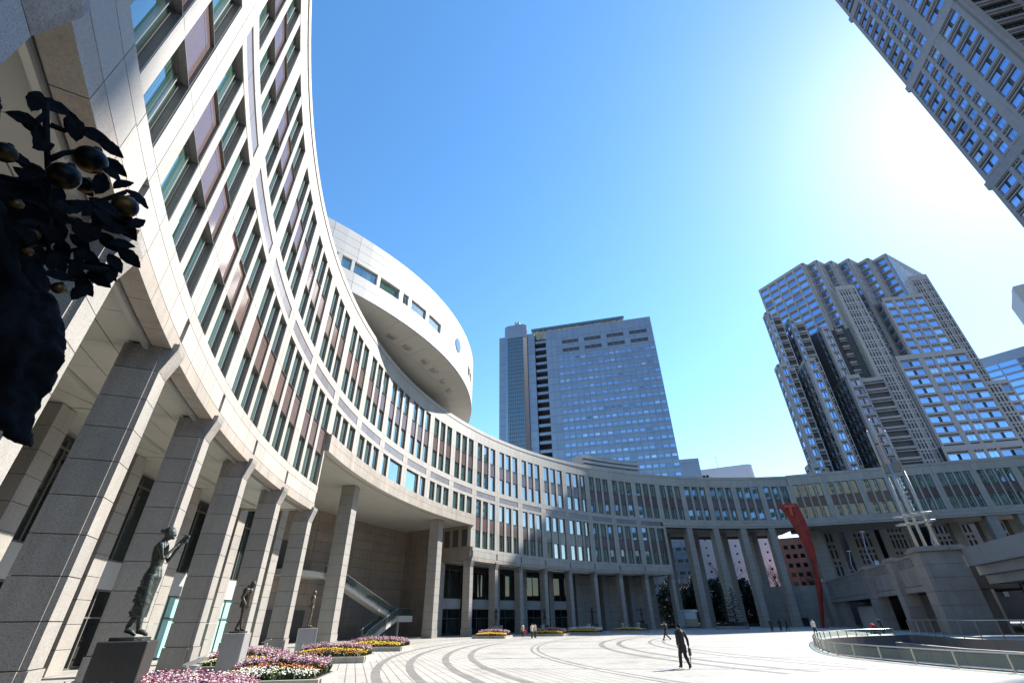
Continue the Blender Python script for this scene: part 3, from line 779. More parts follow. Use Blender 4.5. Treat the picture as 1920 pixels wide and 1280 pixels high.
lattice((203, 185.2), (9.5, -2.4), 9.8, 60, 150.5, 4.25, [(.9, 9.0, 'slot')], t2, proud=.35, top=3)
lattice((208, 207), (-5, -21.8), 22, 120, 150.5, 4.25, even(22, 3, .8, 'slot'), t2, proud=.35, top=3)
mass([(195, 172), (203.5, 169.6), (211, 195), (202, 198)], 84, t2)
lattice((195, 172), (8.5, -2.4), 8.83, 20, 84, 4.25, [(.8, 4.8, 'slot'), (5.6, 8.2, 'one')], t2)
# glazed slope of the crown
mb = MB(); Kc = Vector((193.5, 178.3)); Bc = Kc + vb * 33
mb.prism([(Kc.x, Kc.y), (Bc.x, Bc.y), (Bc.x + va.x, Bc.y + va.y), (Kc.x + va.x, Kc.y + va.y)], 128, lambda x, y: 161.2 - 11 * min(1, (Vector((x, y)) - Kc).length / 33)); mb.build('crown_glazing', M['blue_glass'], t2)
# pale base pavilions seen under the bridge wing
for K, la, lb, z in (((99.5, 152), 13, 8, 27), ((110, 150.5), 13, 8, 30), ((121, 149.5), 14, 9, 34)):
    Kv = Vector(K); a2 = Vector((-.96, .28)); b2 = Vector((.28, .96))
    mass([tuple(Kv), tuple(Kv + b2 * lb), tuple(Kv + b2 * lb + a2 * la * .62), tuple(Kv + a2 * la * .62)], z, t2, 'tower_dark', cap='tower_light')
    P = Kv + a2 * la * .62
    lattice((P.x, P.y), (-a2.x, -a2.y), la * .62, 6, z, 4.6, [(1.7, la * .62 - 1.7, 'slot')], t2, proud=.5, mat='tower_light', top=2.0)
mass([(128, 152), (160, 142), (166, 165), (134, 176)], 33, t2)
lattice((128, 152), (32, -10), 33.5, 6, 33, 4.4, even(33.5, 3, 1.2, 'slot'), t2, proud=.4, top=2)

# --- near tower filling the top right corner
M['t1_stone'] = granite('dark_tower_granite', (0.20, 0.19, 0.205), speck=.08, sscale=3, vary=.12, stain=.1)
t1 = thing('near_tower', 'huge grey granite tower with blue windows in the top right corner', 'skyscraper', (0, 0, 0))
E = Vector((126.1, 81.3)); df = Vector((-.25, -.968)); dg = Vector((.959, -.284))
F = E + df * 25; G1 = F + dg * 9; H1 = G1 + df * 16; I1 = H1 + dg * 24; J1 = E + dg * 34
mass([tuple(p) for p in (E, F, G1, H1, I1, J1)], 240, t1)
lpat = [(1.1, 6.4, 'pair'), (7.6, 10.2, 'small'), (11.2, 13.8, 'small'), (17.0, 23.6, 'pair')]
for z0, z1 in ((14, 55), (55, 98.9), (98.9, 144), (144, 189), (189, 240)):
    lattice((E.x, E.y), df, 25, z0, z1, 4.66, lpat, t1, proud=.6, top=3.0, mat='t1_stone', objs=(z0 > 50 and z0 < 180))
    mb = MB(); n = Vector((df.y, -df.x)); c = E + n * .6
    mb.prism([tuple(c - df * .9), tuple(c + df * 1.2), tuple(c + df * 1.2 - n * 3), tuple(c - df * .9 - n * 3)], z1 - 2.4, z1); mb.build('ledge', M['t1_stone'], t1)
# deep groove, balcony recess and the next slotted face
mb = MB(); n = Vector((df.y, -df.x)); g0 = E + df * 15.2
lattice((F.x, F.y), dg, 9, 14, 240, 4.66, [(1.5, 8.6, 'one')], t1, proud=.9, objs=False, glass='dark_glass', mat='t1_stone')
lattice((G1.x, G1.y), df, 16, 14, 240, 4.66, even(16, 2, 1.0, 'slot'), t1, proud=.4, mat='t1_stone')

for P, W, zt in ((H1, 44, 62), (H1 + df * 44, 40, 70)):
    A = P; B = A + df * W
    mass([tuple(A), tuple(B), tuple(B + dg * 30), tuple(A + dg * 30)], zt, t1)
    lattice((A.x, A.y), df, W, 8, zt, 4.66, even(W, 7, 1.2), t1, objs=False, mat='t1_stone')
hotel = thing('beige_hotel', 'beige tower with window grid, seen reflected in the bridge wing glass', 'building', (0, 0, 0))
M['beige'] = plain('beige_wall', (.26, .235, .18), .7, noise=.06, nscale=.2)
for x0, x1, zt in ((-10, 105, 84), (-95, -22, 70)):
    mass([(x0, -160), (x1, -160), (x1, -128), (x0, -128)], zt, hotel, 'tower_dark', cap='beige')
    lattice((x1, -128), (-1, 0), x1 - x0, 6, zt, 3.6, even(x1 - x0, int((x1 - x0) / 5), 2.6), hotel, proud=.3, objs=False, mat='beige', glass='dark_glass')

# --- blue-grey office block in the middle
ns = thing('office_block', 'blue grey slab office block with small square windows behind the curved building', 'building', (0, 0, 0))
L0 = Vector((-6.4, 197.9)); dn = Vector((.971, -.239)); nn = Vector((dn.y, -dn.x))
M['ns_panel'] = granite('blue_grey_panel', (0.25, 0.28, 0.345), speck=.03, sscale=3, vary=.10, rough=.22, stain=.06)
M['ns_panel'].node_tree.nodes['Principled BSDF'].inputs['Metallic'].default_value = .4
def q(u, v=0): p = L0 + dn * u - nn * v; return (p.x, p.y)
mass([q(0), q(18.2), q(18.2, 30), q(0, 30)], 125, ns, 'tower_dark', cap='ns_panel')
mass([q(18.2, 5), q(24, 5), q(24, 30), q(18.2, 30)], 124, ns, 'tower_dark', cap='ns_panel')
mass([q(23.8), q(74.6), q(74.6, 40), q(23.8, 40)], 125, ns, 'tower_dark', cap='ns_panel')
f = lambda u, v, z: (*q(u, v), z)
# cladding of the left tower strip, glass bay and stone cap
mb = MB(f)
nrow = 30; rh = 3.95
for i in range(nrow):
    z1 = 125 - i * rh; z0 = z1 - rh
    for a, b in ((0, 3.2), (14.6, 18.2)): mb.box(a + .03, b - .03, -.25, 0, z0 + .04, z1 - .04)
mb.build('strip_cladding', M['ns_panel'], ns, kind='stuff')
mb = MB(f); mb.prism([(3.2, .5), (3.2, -1.2), (5, -2.6), (12.8, -2.6), (14.6, -1.2), (14.6, .5)][::-1], 122.5, 130); mb.build('lift_tower_cap', M['ns_panel'], ns)
M['bay_glass'] = glass_mat('lift_glass', (.02, .03, .05), (.06, .075, .10), .5, .45, 1.6)
mb = MB(f); mb.prism([(3.3, .5), (3.3, -1.1), (5, -2.4), (12.8, -2.4), (14.5, -1.1), (14.5, .5)][::-1], 8, 122.5); bay = mb.build('glass_bay', M['bay_glass'], ns)
mb = MB(f)
for k in range(10): mb.box(5 + k * .866 - .06, 5 + k * .866 + .06, -2.55, -2.38, 8, 122.4)
for i in range(58): mb.box(4.9, 12.9, -2.5, -2.38, 122 - i * 1.97, 122.15 - i * 1.97)
mb.build('glazing_bars', M['frame'], bay, kind='stuff')
for i in range(30):      # balconies in the notch
    mb = MB(f); z = 119 - i * rh; mb.box(18.3, 23.8, .6, 5, z, z + 1.35); mb.build('balcony', M['ns_panel'], ns)
for k in range(30):
    mb = MB(f); z = 119 - k * rh
# main face: cladding cells with a window in each
mb = MB(f); ncol = 19; cw = 50.8 / ncol; u0 = 23.8
tops = [125, 119.6, 115.0, 110.6]
zrows = [(119.9, 125)] + [(119.9 - 4.6, 119.9), (115.3 - 4.6, 115.3)]
zr = 110.7
while zr > 6: zrows.append((zr - 3.86, zr)); zr -= 3.86
for ri, (z0, z1) in enumerate(zrows):
    for c in range(ncol):
        a, b = u0 + c * cw, u0 + (c + 1) * cw
        win = ri >= 1 and c >= (2 if ri > 2 else 3)
        if not win: mb.box(a + .03, b - .03, -.3, 0, z0 + .04, z1 - .04); continue
        wz0, wz1 = (z0 + 1.15, z0 + 3.1) if ri <= 2 else (z0 + .85, z0 + 1.95)
        pa, pb = (a + .12, b - .12) if ri <= 2 else (a + .42, b - .42)
        if ri <= 2 and (c - 3) % 4 == 3: mb.box(a + .03, b - .03, -.3, 0, z0 + .04, z1 - .04); continue
        mb.box(a + .03, b - .03, -.3, 0, wz1, z1 - .04); mb.box(a + .03, b - .03, -.3, 0, z0 + .04, wz0)
        mb.box(a + .03, pa, -.3, 0, wz0, wz1); mb.box(pb, b - .03, -.3, 0, wz0, wz1)
        if ri > 2 and z0 > 30: pane_obj(Vector((L0.x, L0.y, 0)), Vector((dn.x, dn.y, 0)), pa, pb, wz0, wz1, .12, ns, 'blue_glass')
mb.build('cladding', M['ns_panel'], ns, kind='stuff')
# glazed roof strip set back behind the parapet
mb = MB(f); mb.prism([(15.5, 8), (62, 8), (62, 20), (15.5, 20)], 124, 131.1); mb.build('roof_lattice', plain('roof_lattice', (.28, .26, .18), .6, noise=.5, nscale=.8), ns)
mb = MB(f); mb.prism([(15.3, 7.4), (63, 7.4), (60, 20), (18, 20)], 131.2, 132.6); rg = mb.build('roof_glazing', M['bay_glass'], ns)
mb = MB(f)
for k in range(60): mb.box(15.4 + k * .8, 15.55 + k * .8, 7.3, 7.5, 131.2, 132.7)
mb.build('glazing_bars', M['frame'], rg, kind='stuff')
mb = MB(f); mb.box(8.8, 11.4, -2.8, -1.4, 130, 131.2); mb.box(9.0, 9.8, -3.0, -1.8, 130.9, 131.8); mb.box(10.3, 11.2, -3.0, -1.8, 130.9, 131.6); mb.build('window_cradle', M['frame_light'], ns)

# --- smaller buildings behind
lb = thing('plain_block', 'plain grey block peeping out right of the blue grey office block', 'building', (0, 0, 0))
mass([(85, 236), (95.5, 233.5), (99, 248), (87.5, 251)], 72, lb, 'ns_panel', cap='ns_panel')
mb = MB(); mb.prism([(85, 235.8), (95.5, 233.3), (95.6, 233.8), (85.1, 236.3)], 70.6, 72.5); mb.build('parapet', M['ns_panel'], lb)
wb = thing('white_building', 'long low white building with a rounded corner and a window strip behind the roofline', 'building', (0, 0, 0))
M['white_wall'] = plain('white_wall', (.55, .57, .66), .5, noise=.03, nscale=.1)
pa, pb = Vector((98, 285)), Vector((137.5, 266.3)); dw = (pb - pa).normalized(); nw = Vector((dw.y, -dw.x))
pts = [pa, pb - dw * 2] + [pb - dw * 2 - nw * 4 + dw * 4 * math.sin(t) + nw * 4 * math.cos(t) for t in (.3, .6, .9, 1.2, 1.57)] + [pb + dw * 2 - nw * 30, pa - nw * 30]
mb = MB(); pz = [tuple(p) for p in pts]; mb.prism(pz, 0, 78.6); mb.build('wall', M['white_wall'], wb)
for k in range(8):
    c = pa + dw * (6 + k * 1.9) + nw * .1
    mb = MB(); mb.prism([tuple(c), tuple(c + dw * 1.55), tuple(c + dw * 1.55 - nw * .3), tuple(c - nw * .3)][::1], 73.2, 75.0); mb.build('window', M['dark_glass'], wb)
for k, h in ((10, 7), (27, 8)):
    c = pa + dw * k - nw * 3; mb = MB(); mb.tube([(c.x, c.y, 78), (c.x, c.y, 78 + h)], .15, 0, 6); mb.tube([(c.x - .8, c.y, 78 + h * .9), (c.x + .8, c.y, 78 + h * .9)], .1, 0, 5); mb.build('antenna', M['frame_light'], wb)
bt = thing('blue_tower', 'blue glass tower with a gabled glass top behind the stepped skyscraper', 'skyscraper', (0, 0, 0))
mass([(305, 290), (337, 252), (362, 275), (330, 312)], 150, bt, 'ns_panel', cap='ns_panel')
d_ = Vector((32, -38)).normalized(); n_ = Vector((d_.y, -d_.x))
for i in range(26):
    z = 140 - i * 4.6; P = Vector((305, 290)) + n_ * .1
    for k in range(3):
        a = P + d_ * (1 + k * 13.5); b = a + d_ * 12.8
        mb = MB(); mb.prism([(a.x, a.y), (b.x, b.y), (b.x + n_.x * .3, b.y + n_.y * .3), (a.x + n_.x * .3, a.y + n_.y * .3)][::-1], z, z + 3.1); mb.build('window', M['blue_glass'], bt)
mb = MB(); a = Vector((305, 290)) + d_ * 4; b = a + d_ * 18; c = (a + b) / 2
i0 = [mb.P(a.x, a.y, 150), mb.P(b.x, b.y, 150), mb.P(c.x, c.y, 157)]; i1 = [mb.P(a.x - n_.x * 9, a.y - n_.y * 9, 150), mb.P(b.x - n_.x * 9, b.y - n_.y * 9, 150), mb.P(c.x - n_.x * 9, c.y - n_.y * 9, 157)]
mb.face(i0); mb.face(i1[::-1]); mb.face([i0[1], i1[1], i1[2], i0[2]]); mb.face([i0[2], i1[2], i1[0], i0[0]]); mb.build('gable_glass', M['blue_glass'], bt)
sl = thing('distant_tower', 'distant grey tower whose top corner shows at the right edge', 'skyscraper', (0, 0, 0))
mass([(481, 350), (500, 338), (536, 362), (512, 384)], 268, sl, 'tower_stone', cap='tower_stone')
mb = MB(); mb.prism([(484, 351), (499, 341.5), (506, 350), (491, 360)], 267.5, 270.5); mb.build('parapet', M['tower_stone'], sl)
wa = thing('white_apartments', 'white apartment building with rows of small windows seen between tall columns', 'building', (0, 0, 0))
M['apt_white'] = plain('apartment_white', (.78, .79, .82), .6, noise=.05, nscale=.2)
W0 = Vector((60, 226)); wd_ = Vector((52, -22)).normalized(); wn_ = Vector((wd_.y, -wd_.x))
mass([tuple(W0), tuple(W0 + wd_ * 54), tuple(W0 + wd_ * 54 - wn_ * 14), tuple(W0 - wn_ * 14)], 44, wa, 'apt_white', cap='apt_white')
for i in range(9):
    for k in range(18):
        p = W0 + wd_ * (1.6 + k * 2.9) + wn_ * .12
        big = k < 5
        w, h = (2.0, 1.3) if big else (.75, .75)
        if big and i % 2: continue
        me = _pane.get(('apt', big))
        if not me:
            mb = MB(); mb.box(0, w, 0, .2, 0, h, 0); mb.box(-.1, w + .1, -.06, .1, -.12, 0, 1); me = _pane[('apt', big)] = mb.mesh('window', [M['dark_glass'], M['apt_white']])
        add('window', me, wa, (p.x, p.y, 12 + i * 3.1), math.atan2(wd_.y, wd_.x))
rb = thing('red_building', 'red brown apartment building with square windows behind the red sculpture', 'building', (0, 0, 0))
M['red_wall'] = plain('red_brown_wall', (.34, .12, .085), .7, noise=.12, nscale=.3)
R0 = Vector((97, 182)); 
mass([(97, 182), (105.5, 177), (110, 186), (101, 191)], 26.5, rb, 'red_wall', cap='red_wall'); mass([(105.5, 176.6), (122, 169), (127, 180), (110, 188)], 27.5, rb, 'red_wall', cap='red_wall')
for (P, dd, n) in ((Vector((97, 182)), Vector((8.5, -5)).normalized(), 4), (Vector((105.5, 176.6)), Vector((16.5, -7.6)).normalized(), 5)):
    nq = Vector((dd.y, -dd.x))
    for i in range(7):
        for k in range(n):
            p = P + dd * (1.0 + k * 2.3) + nq * .08; me = _pane.get('red')
            if not me:
                mb = MB(); mb.box(0, 1.3, 0, .2, 0, 1.3); me = _pane['red'] = mb.mesh('window', [M['dark_glass']])
            add('window', me, rb, (p.x, p.y, 5 + i * 2.95), math.atan2(dd.y, dd.x))
# ------------------------------------------------------------------ straight bridge wing
bw = thing('bridge_wing', 'straight elevated granite wing on columns crossing at the right', 'building', (69.0, 117.0, 0), math.atan2(-.306, .952))
BB = 7.6
def bpieces():
    L = []; W4, M4 = 1.3, .36
    wu = [(PH + i * (W4 + M4), PH + i * (W4 + M4) + W4) for i in range(4)]; mu = [(PH + W4 + i * (W4 + M4), PH + W4 + i * (W4 + M4) + M4) for i in range(3)]
    for r in ((Z_W2B, Z_SPB), (Z_SPB, Z_W1B), (Z_W1B, Z_WT)):
        for a, b in ((-PH, 0), (0, PH)): L.append((a, b, 0, DP, *r))
        for a, b in mu: L.append((a, b, .02, DP, *r))
    for n, z0, z1, v in ((5, Z_WT, Z_COP, 0), (3, Z_COP, Z_ROOF, -.07), (4, 21.45, Z_W2B, 0), (5, 20.75, 21.45, 0), (3, 20.3, 20.75, .1)):
        for p, q_ in span(n, 0, BB): L.append((p, q_, v, DP, z0, z1))
    return L, wu
L4, WU4 = bpieces()
mb = MB()
for p in L4: mb.box(p[0] + G, p[1] - G, p[2], p[3], p[4] + G, p[5] - G)
clad4 = mb.mesh('cladding', [M['stone']])
mb = MB(); mb.box(0, BB, DP + .01, DP + .06, 20.4, 30.3); back4 = mb.mesh('facade_bay', [M['core']])
def flat(fn, *a):
    global arc
    sv = arc; arc = lambda u, v, z: (u, v, z)
    keep = dict(_pm); _pm.clear(); r = fn(*a); r = r.copy(); _pm.clear(); _pm.update(keep); arc = sv; return r
fw_ = {}
for a, b in WU4: fw_[(a, b)] = (flat(win_mesh, a, b, Z_W1B, Z_WT), flat(win_mesh, a, b, Z_W2B, Z_SPB), flat(spandrel_mesh, a, b, Z_SPB, Z_W1B))
mb = MB()
for d_ in (-.2, .06): mb.box(d_, d_ + .13, -.02, .05, 20.82, 21.38)
plate = mb.mesh('beige_plate', [plain('beige_plate_stone', (.42, .33, .24), .5)])
for k in range(9):
    bay = add('facade_bay', back4, bw, (k * BB, 0, 0)); add('cladding', clad4, bay, kind='stuff'); add('beige_plate', plate, bay)
    for a, b in WU4:
        w1, w2, sp_ = fw_[(a, b)]; add('window', w1, bay); add('window', w2, bay); add('spandrel_panel', sp_, bay)
mb = MB(); mb.box(0, 9 * BB, DP + .07, 14, 20.6, 31.8); mb.build('upper_storeys', M['core'], bw)
mb = MB(); mb.box(0, 9 * BB, .05, 14, 31.85, 32.0); mb.build('roof', M['roof'], bw)
mb = MB()
for k in range(18):
    for j in range(3): mb.box(k * BB / 2 + .03, (k + 1) * BB / 2 - .03, .7 + j * 4.4, .7 + j * 4.4 + 4.3, 20.42, 20.55)
mb.build('soffit', M['soffit'], bw)
def flat_col(z0, z1, w, d):
    out = []; n = round((z1 - z0) / 1.04); h = (z1 - z0) / n
    for i in range(n):
        mb = MB(); mb.box(-w, w, 0, d, z0 + i * h + G, z0 + (i + 1) * h - G); out.append(mb.mesh('stone_block', [M['column']]))
    mb = MB(); mb.box(-w + .03, w - .03, .03, d - .03, z0, z1); return mb.mesh('column', [M['core']]), out
bc = flat_col(7.0, 20.4, .95, 1.9)
for u, v in ((37.2, .4), (42.8, .4), (52, .4), (33.8, 9), (39.5, 9), (45, 9)):
    c = add('column', bc[0], bw, (u, v, 0))
    for me in bc[1]: add('stone_block', me, c)
fat = flat_col(0, 20.4, 1.5, 3.0)
c = add('column', fat[0], bw, (4.2, 8.0, 0))
for me in fat[1]: add('stone_block', me, c)
# soffit under the curved open part
mb = MB(arc)
for k in range(10):
    for j in range(3): mb.box((18.05 + k * .495) * BW, (18.05 + (k + 1) * .495) * BW - .05, .7 + j * 4.4, 5.0 + j * 4.4, 20.42, 20.55, 0, 2)
mb.build('open_soffit', M['soffit'], hall, rz=th(0))
# roof plant on the curved building
rp = thing('roof_unit', 'low grey louvred plant unit on the roof of the curved building', 'roof unit', (0, 0, 0))
mb = MB(lambda u, v, z: (CX + arc(u, v, z)[0] * math.cos(th(15.3)) - arc(u, v, z)[1] * math.sin(th(15.3)), CY + arc(u, v, z)[0] * math.sin(th(15.3)) + arc(u, v, z)[1] * math.cos(th(15.3)), z))
mb.box(0, 2.35 * BW, 3.2, 7, 32, 36.4, 0, 8); mb.build('casing', M['stone'], rp)
fnu = mb.fn
for k in range(3):
    mb = MB(fnu); mb.box(.1, 2.34 * BW, 2.7, 3.4, 33.2 + k * 1.05, 33.8 + k * 1.05, 0, 8); mb.build('louvre', M['fascia'], rp)

# ------------------------------------------------------------------ terrace wall at the right
TW = Vector((70.0, 117.0)); td = Vector((-.339, -.941)); tn = Vector((td.y, -td.x))   # tn points to the plaza (left)
M['terrace'] = granite('terrace_granite', (.27, .255, .235), speck=.15, sscale=15, vary=.07, stain=.2)
tw = thing('terrace_wall', 'grey granite terrace wall with slotted parapet and garage openings', 'wall', (TW.x, TW.y, 0), math.atan2(td.y, td.x))
# local x along the wall, -y outwards to the plaza (outward normal of x direction is (d.y,-d.x))
def slabs(parent, x0, x1, y0, y1, z0, z1, nx, nz, name='wall_slab', objs=False, mat='terrace'):
    for i in range(nx):
        for j in range(nz):
            mb = MB(); mb.box(x0 + (x1 - x0) * i / nx + .012, x0 + (x1 - x0) * (i + 1) / nx - .012, y0, y1, z0 + (z1 - z0) * j / nz + .012, z0 + (z1 - z0) * (j + 1) / nz - .012)
            mb.build(name, M[mat], parent)
def pier(x0, x1, z1, out=.7, capz=.45):
    n = max(3, round(z1 / 1.5)); slabs(tw, x0, x1, -out, 1.2, 0, z1, 1, n, 'pier_block')
    mb = MB(); mb.box(x0 - .25, x1 + .25, -out - .25, 1.5, z1, z1 + capz * .55); mb.box(x0 - .12, x1 + .12, -out - .12, 1.35, z1 + capz * .55, z1 + capz); mb.build('cap_stone', M['terrace'], tw)
pier(-1.5, 1.5, 8.3, .9); pier(33.0, 35.4, 8.35); pier(46.4, 48.4, 8.4)
for (a, b) in ((1.5, 33.0), (35.4, 46.4), (48.4, 57.3)):
    n = max(3, round((b - a) / 3.2))
    slabs(tw, a, b, 0, .9, 5.1, 7.25, n, 1); slabs(tw, a, b, -.18, .9, 4.4, 5.05, n, 1, 'lintel_slab')
    mb = MB(); mb.box(a, b, -.05, .5, 8.35, 8.6); mb.build('rail_stone', M['terrace'], tw)
    m_ = round((b - a) / .8)
    for i in range(m_):
        x = a + (b - a) * (i + .5) / m_; mb = MB(); mb.box(x - .17, x + .17, 0, .4, 7.27, 8.35); mb.build('baluster', M['terrace'], tw)
    mb = MB(); mb.box(a, b, .42, .5, 7.27, 8.34); mb.build('slot_shade_sheet', M['core'], tw)  # dark sheet standing in for the shade behind the baluster slots
    mb = MB(); mb.box(a, b, .9, 12, 4.45, 7.3); mb.build('terrace_slab', M['core'], tw)
slabs(tw, 1.5, 11.0, .2, .9, 0, 4.4, 4, 3); slabs(tw, 29, 33, .2, .9, 0, 4.4, 1, 3)
mb = MB(); mb.box(11, 29, 2.0, 2.15, 0, 3.4); sh = mb.build('shutter', plain('white_shutter', (.50, .50, .51), .5), tw)
mb = MB(); mb.box(1.5, 33, 6, 6.3, 0, 4.4); mb.box(35.4, 46.4, 4.5, 4.8, 0, 4.4); mb.box(48.4, 57.3, 5.5, 5.8, 0, 4.4); mb.build('inner_wall', M['terrace'], tw)
# corner buttress
slabs(tw, 57.3, 60.2, -.9, 3.4, 0, 8.45, 1, 6, 'buttress_block'); 
mb = MB(); mb.box(57.0, 60.6, -1.25, 3.8, 8.45, 8.75); mb.box(57.15, 60.4, -1.05, 3.6, 8.75, 9.0); mb.build('cap_stone', M['terrace'], tw)
mb = MB(); mb.box(58, 60.22, 1.2, 1.7, 1.9, 2.3); mb.build('notice', M['frame_light'], tw)
# deck with stepped fascia beyond the buttress
dk = thing('deck', 'grey panelled terrace deck overhanging dark glass at the right edge', 'terrace', (TW.x, TW.y, 0), math.atan2(td.y, td.x))
M['deck_panel'] = plain('grey_deck_panel', (.22, .235, .245), .35, noise=.05, nscale=.4)
for (z0, z1, y0) in ((6.65, 8.5, 3.3), (5.7, 6.62, 3.9), (4.8, 5.67, 4.4)):
    for i in range(12):
        mb = MB(); mb.box(60.3 + i * 4.2 + .02, 60.3 + (i + 1) * 4.2 - .02, y0, y0 + 6, z0, z1); mb.build('fascia_panel', M['deck_panel'], dk)
mb = MB(); mb.box(60.3, 110, 7, 7.2, 0, 4.8); mb.build('glass_front', M['dark_glass'], dk)
for i in range(22):
    mb = MB(); mb.box(61 + i * 2.2, 61.08 + i * 2.2, 6.85, 7.0, 0, 4.8); mb.build('mullion', M['frame_light'], dk)
for i in range(12):
    mb = MB(); mb.box(62 + i * 4.0, 65.9 + i * 4.0, 6.3, 6.4, 0, 1.5); mb.build('glass_screen', M['fascia'], dk)
mb = MB(); mb.box(67, 80, 5.9, 6.25, 0.02, 1.0); mb.build('green_banner', plain('green_banner', (.02, .10, .03), .6), dk)
# street level behind the wall
mb = MB(); a = TW + td * -3; pts = [a - tn * 1.3, TW + td * 57 - tn * 1.3, TW + td * 57 - tn * 90, a - tn * 90]
mb.prism([(p.x, p.y) for p in pts][::-1] if False else [(p.x, p.y) for p in pts], 6.9, 7.3); struct('upper_street', mb, plain('street_asphalt', (.07, .07, .07), .85, noise=.2, nscale=.3))
mb = MB(); bwall = [(52, 131), (78, 120), (79, 122), (53, 133)]; 
rw_ = thing('retaining_wall', 'tall plain granite retaining wall behind the bridge columns', 'wall', (0, 0, 0))
P0 = Vector((58.5, 125.0)); P1 = Vector((72.5, 119.5)); dd = (P1 - P0).normalized(); nn_ = Vector((dd.y, -dd.x))
for i in range(7):
    for j in range(5):
        A = P0 + dd * (i * 2.15 + .02); B = P0 + dd * ((i + 1) * 2.15 - .02)
        if i == 3 and j == 0: continue
        mb = MB(); mb.prism([tuple(A), tuple(B), tuple(B - nn_ * .6), tuple(A - nn_ * .6)], j * 1.62 + .015, (j + 1) * 1.62 - .015); mb.build('wall_slab', M['terrace'], rw_)
mb = MB(); A = P0 - nn_ * .6; B = P1 - nn_ * .6; mb.prism([tuple(A), tuple(B), tuple(B - nn_ * 3), tuple(A - nn_ * 3)], 0, 8.0); mb.build('wall_core', M['core'], rw_)

# ------------------------------------------------------------------ glass railings round the sunken court
M['fence_glass'] = glass_sheet('fence_glass', (.62, .74, .70), .30)
def railing(pts, h, spacing, name, label, base_h=.10, z=0, glass=True, closed=False):
    t = thing(name, label, 'railing', (pts[0][0], pts[0][1], z)); o0 = Vector((pts[0][0], pts[0][1]))
    P = [Vector(p) - o0 for p in pts]
    seg = [0.0]
    for a, b in zip(P, P[1:]): seg.append(seg[-1] + (b - a).length)
    def at(s):
        for i in range(len(P) - 1):
            if s <= seg[i + 1] + 1e-6:
                f = (s - seg[i]) / max(1e-6, seg[i + 1] - seg[i]); return P[i] + (P[i + 1] - P[i]) * f
        return P[-1]
    n = max(2, round(seg[-1] / spacing)); post = None
    st = [at(seg[-1] * i / n) for i in range(n + 1)]
    fine = [at(seg[-1] * i / (n * 3)) for i in range(n * 3 + 1)]
    mb = MB(); mb.tube([(p.x, p.y, h) for p in fine], .035, 0, 6); mb.build('handrail', M['steel'], t, smooth=True)
    if base_h:
        mb = MB(); mb.tube([(p.x, p.y, base_h) for p in fine], (.03), 0, 4); mb.build('bottom_rail', M['steel'], t)
    pm = MB(); pm.box(-.03, .03, -.03, .03, 0, h - .02); pm = pm.mesh('post', [M['steel']])
    for i, p in enumerate(st): add('post', pm, t, (p.x, p.y, 0), random.uniform(0, .1))
    if glass:
        for i in range(n):
            mb = MB()
            for k in range(3):
                a, b = fine[i * 3 + k], fine[i * 3 + k + 1]; mb.quad((a.x, a.y, base_h + .02), (b.x, b.y, base_h + .02), (b.x, b.y, h - .08), (a.x, a.y, h - .08))
            mb.build('glass_pane', M['fence_glass'], t)
    return t
def off_in(P, d):
    c = Vector((33, 36)); return [tuple(Vector(p) + (Vector(p) - c).normalized() * d) for p in P]
i_far = PITS.index(min(PITS, key=lambda p: (p[0] - 43.1) ** 2 + (p[1] - 61.9) ** 2)); i_near = PITS.index(min(PITS, key=lambda p: (p[0] - 36) ** 2 + (p[1] - 6) ** 2))
front = PITS[i_far:] + PITS[:i_near]
railing(off_in(front, .12), .63, 2.15, 'glass_fence', 'low curved glass fence with steel posts around the sunken court')
back_pts = PITS[i_near:i_far]
railing(off_in(PITS[i_near + 8:i_far - 3], .35)[::-1], 1.45, 2.0, 'steel_railing', 'tall open steel railing on the far rim of the sunken court', base_h=0, glass=False)
mb = MB()      # inner ledge with pale edge
LED = [Vector(p) for p in ((37.5, 31), (38.0, 38), (38.3, 43), (38.4, 47), (40.0, 54), (41.6, 59.5))]
for i in range(len(LED) - 1):
    a, b = LED[i], LED[i + 1]; n = Vector((-(b - a).y, (b - a).x)).normalized() * .45
    mb.prism([tuple(a), tuple(b), tuple(b + n), tuple(a + n)][::1], -2.6, -.55)
mb.build('court_ledge', [M['terrace']], None, kind='structure')
# ------------------------------------------------------------------ red sculpture and mast
M['red'] = plain('red_painted_steel', (.25, .014, .006), .45, noise=.3, nscale=.8)
rs = thing('red_sculpture', 'tall curved red steel horn sculpture in front of the bridge wing', 'sculpture', (59.2, 104.2, 0), rad(-29.7))
# profile in the local x-z plane: (z, left x, right x); y is depth
prof = [(0, -.31, .31), (3, .26, 1.04), (5.8, .75, 1.8), (8.2, 1.2, 2.2), (10.4, 1.45, 2.46), (12.3, 1.43, 2.77), (14.2, 1.22, 2.96), (17.2, .5, 3.06), (19.4, 0, 2.91), (21.2, -.66, 2.68), (22.9, -1.46, 2.35)]
mb = MB(); prev = None
for z, a, b in prof:
    w = b - a; d = .25 + .14 * w
    r = [mb.P(a, 0, z), mb.P((a + b) / 2 + .1 * w, -d, z), mb.P(b, .05, z), mb.P((a + b) / 2 + .06 * w, d * .9, z)]
    if prev:
        for k in range(4): mb.face([prev[k], prev[(k + 1) % 4], r[(k + 1) % 4], r[k]])
    else: mb.face(r[::-1])
    prev = r
mb.face(prev); horn = mb.build('horn', M['red'], rs)
md = horn.modifiers.new('bevel', 'BEVEL'); md.width = .06; md.segments = 2
mb = MB(); mb.box(.55, 1.1, -1.25, -.8, 20.3, 22.5); mb.box(-.2, 1.9, -1.15, -.8, 22.0, 22.55); mb.build('crosspiece', plain('bright_red_steel', (.42, .035, .012), .4), rs)
mb = MB(); mb.box(-.9, 1.0, -.8, .8, 0, .15); mb.build('base_plate', M['red'], rs)

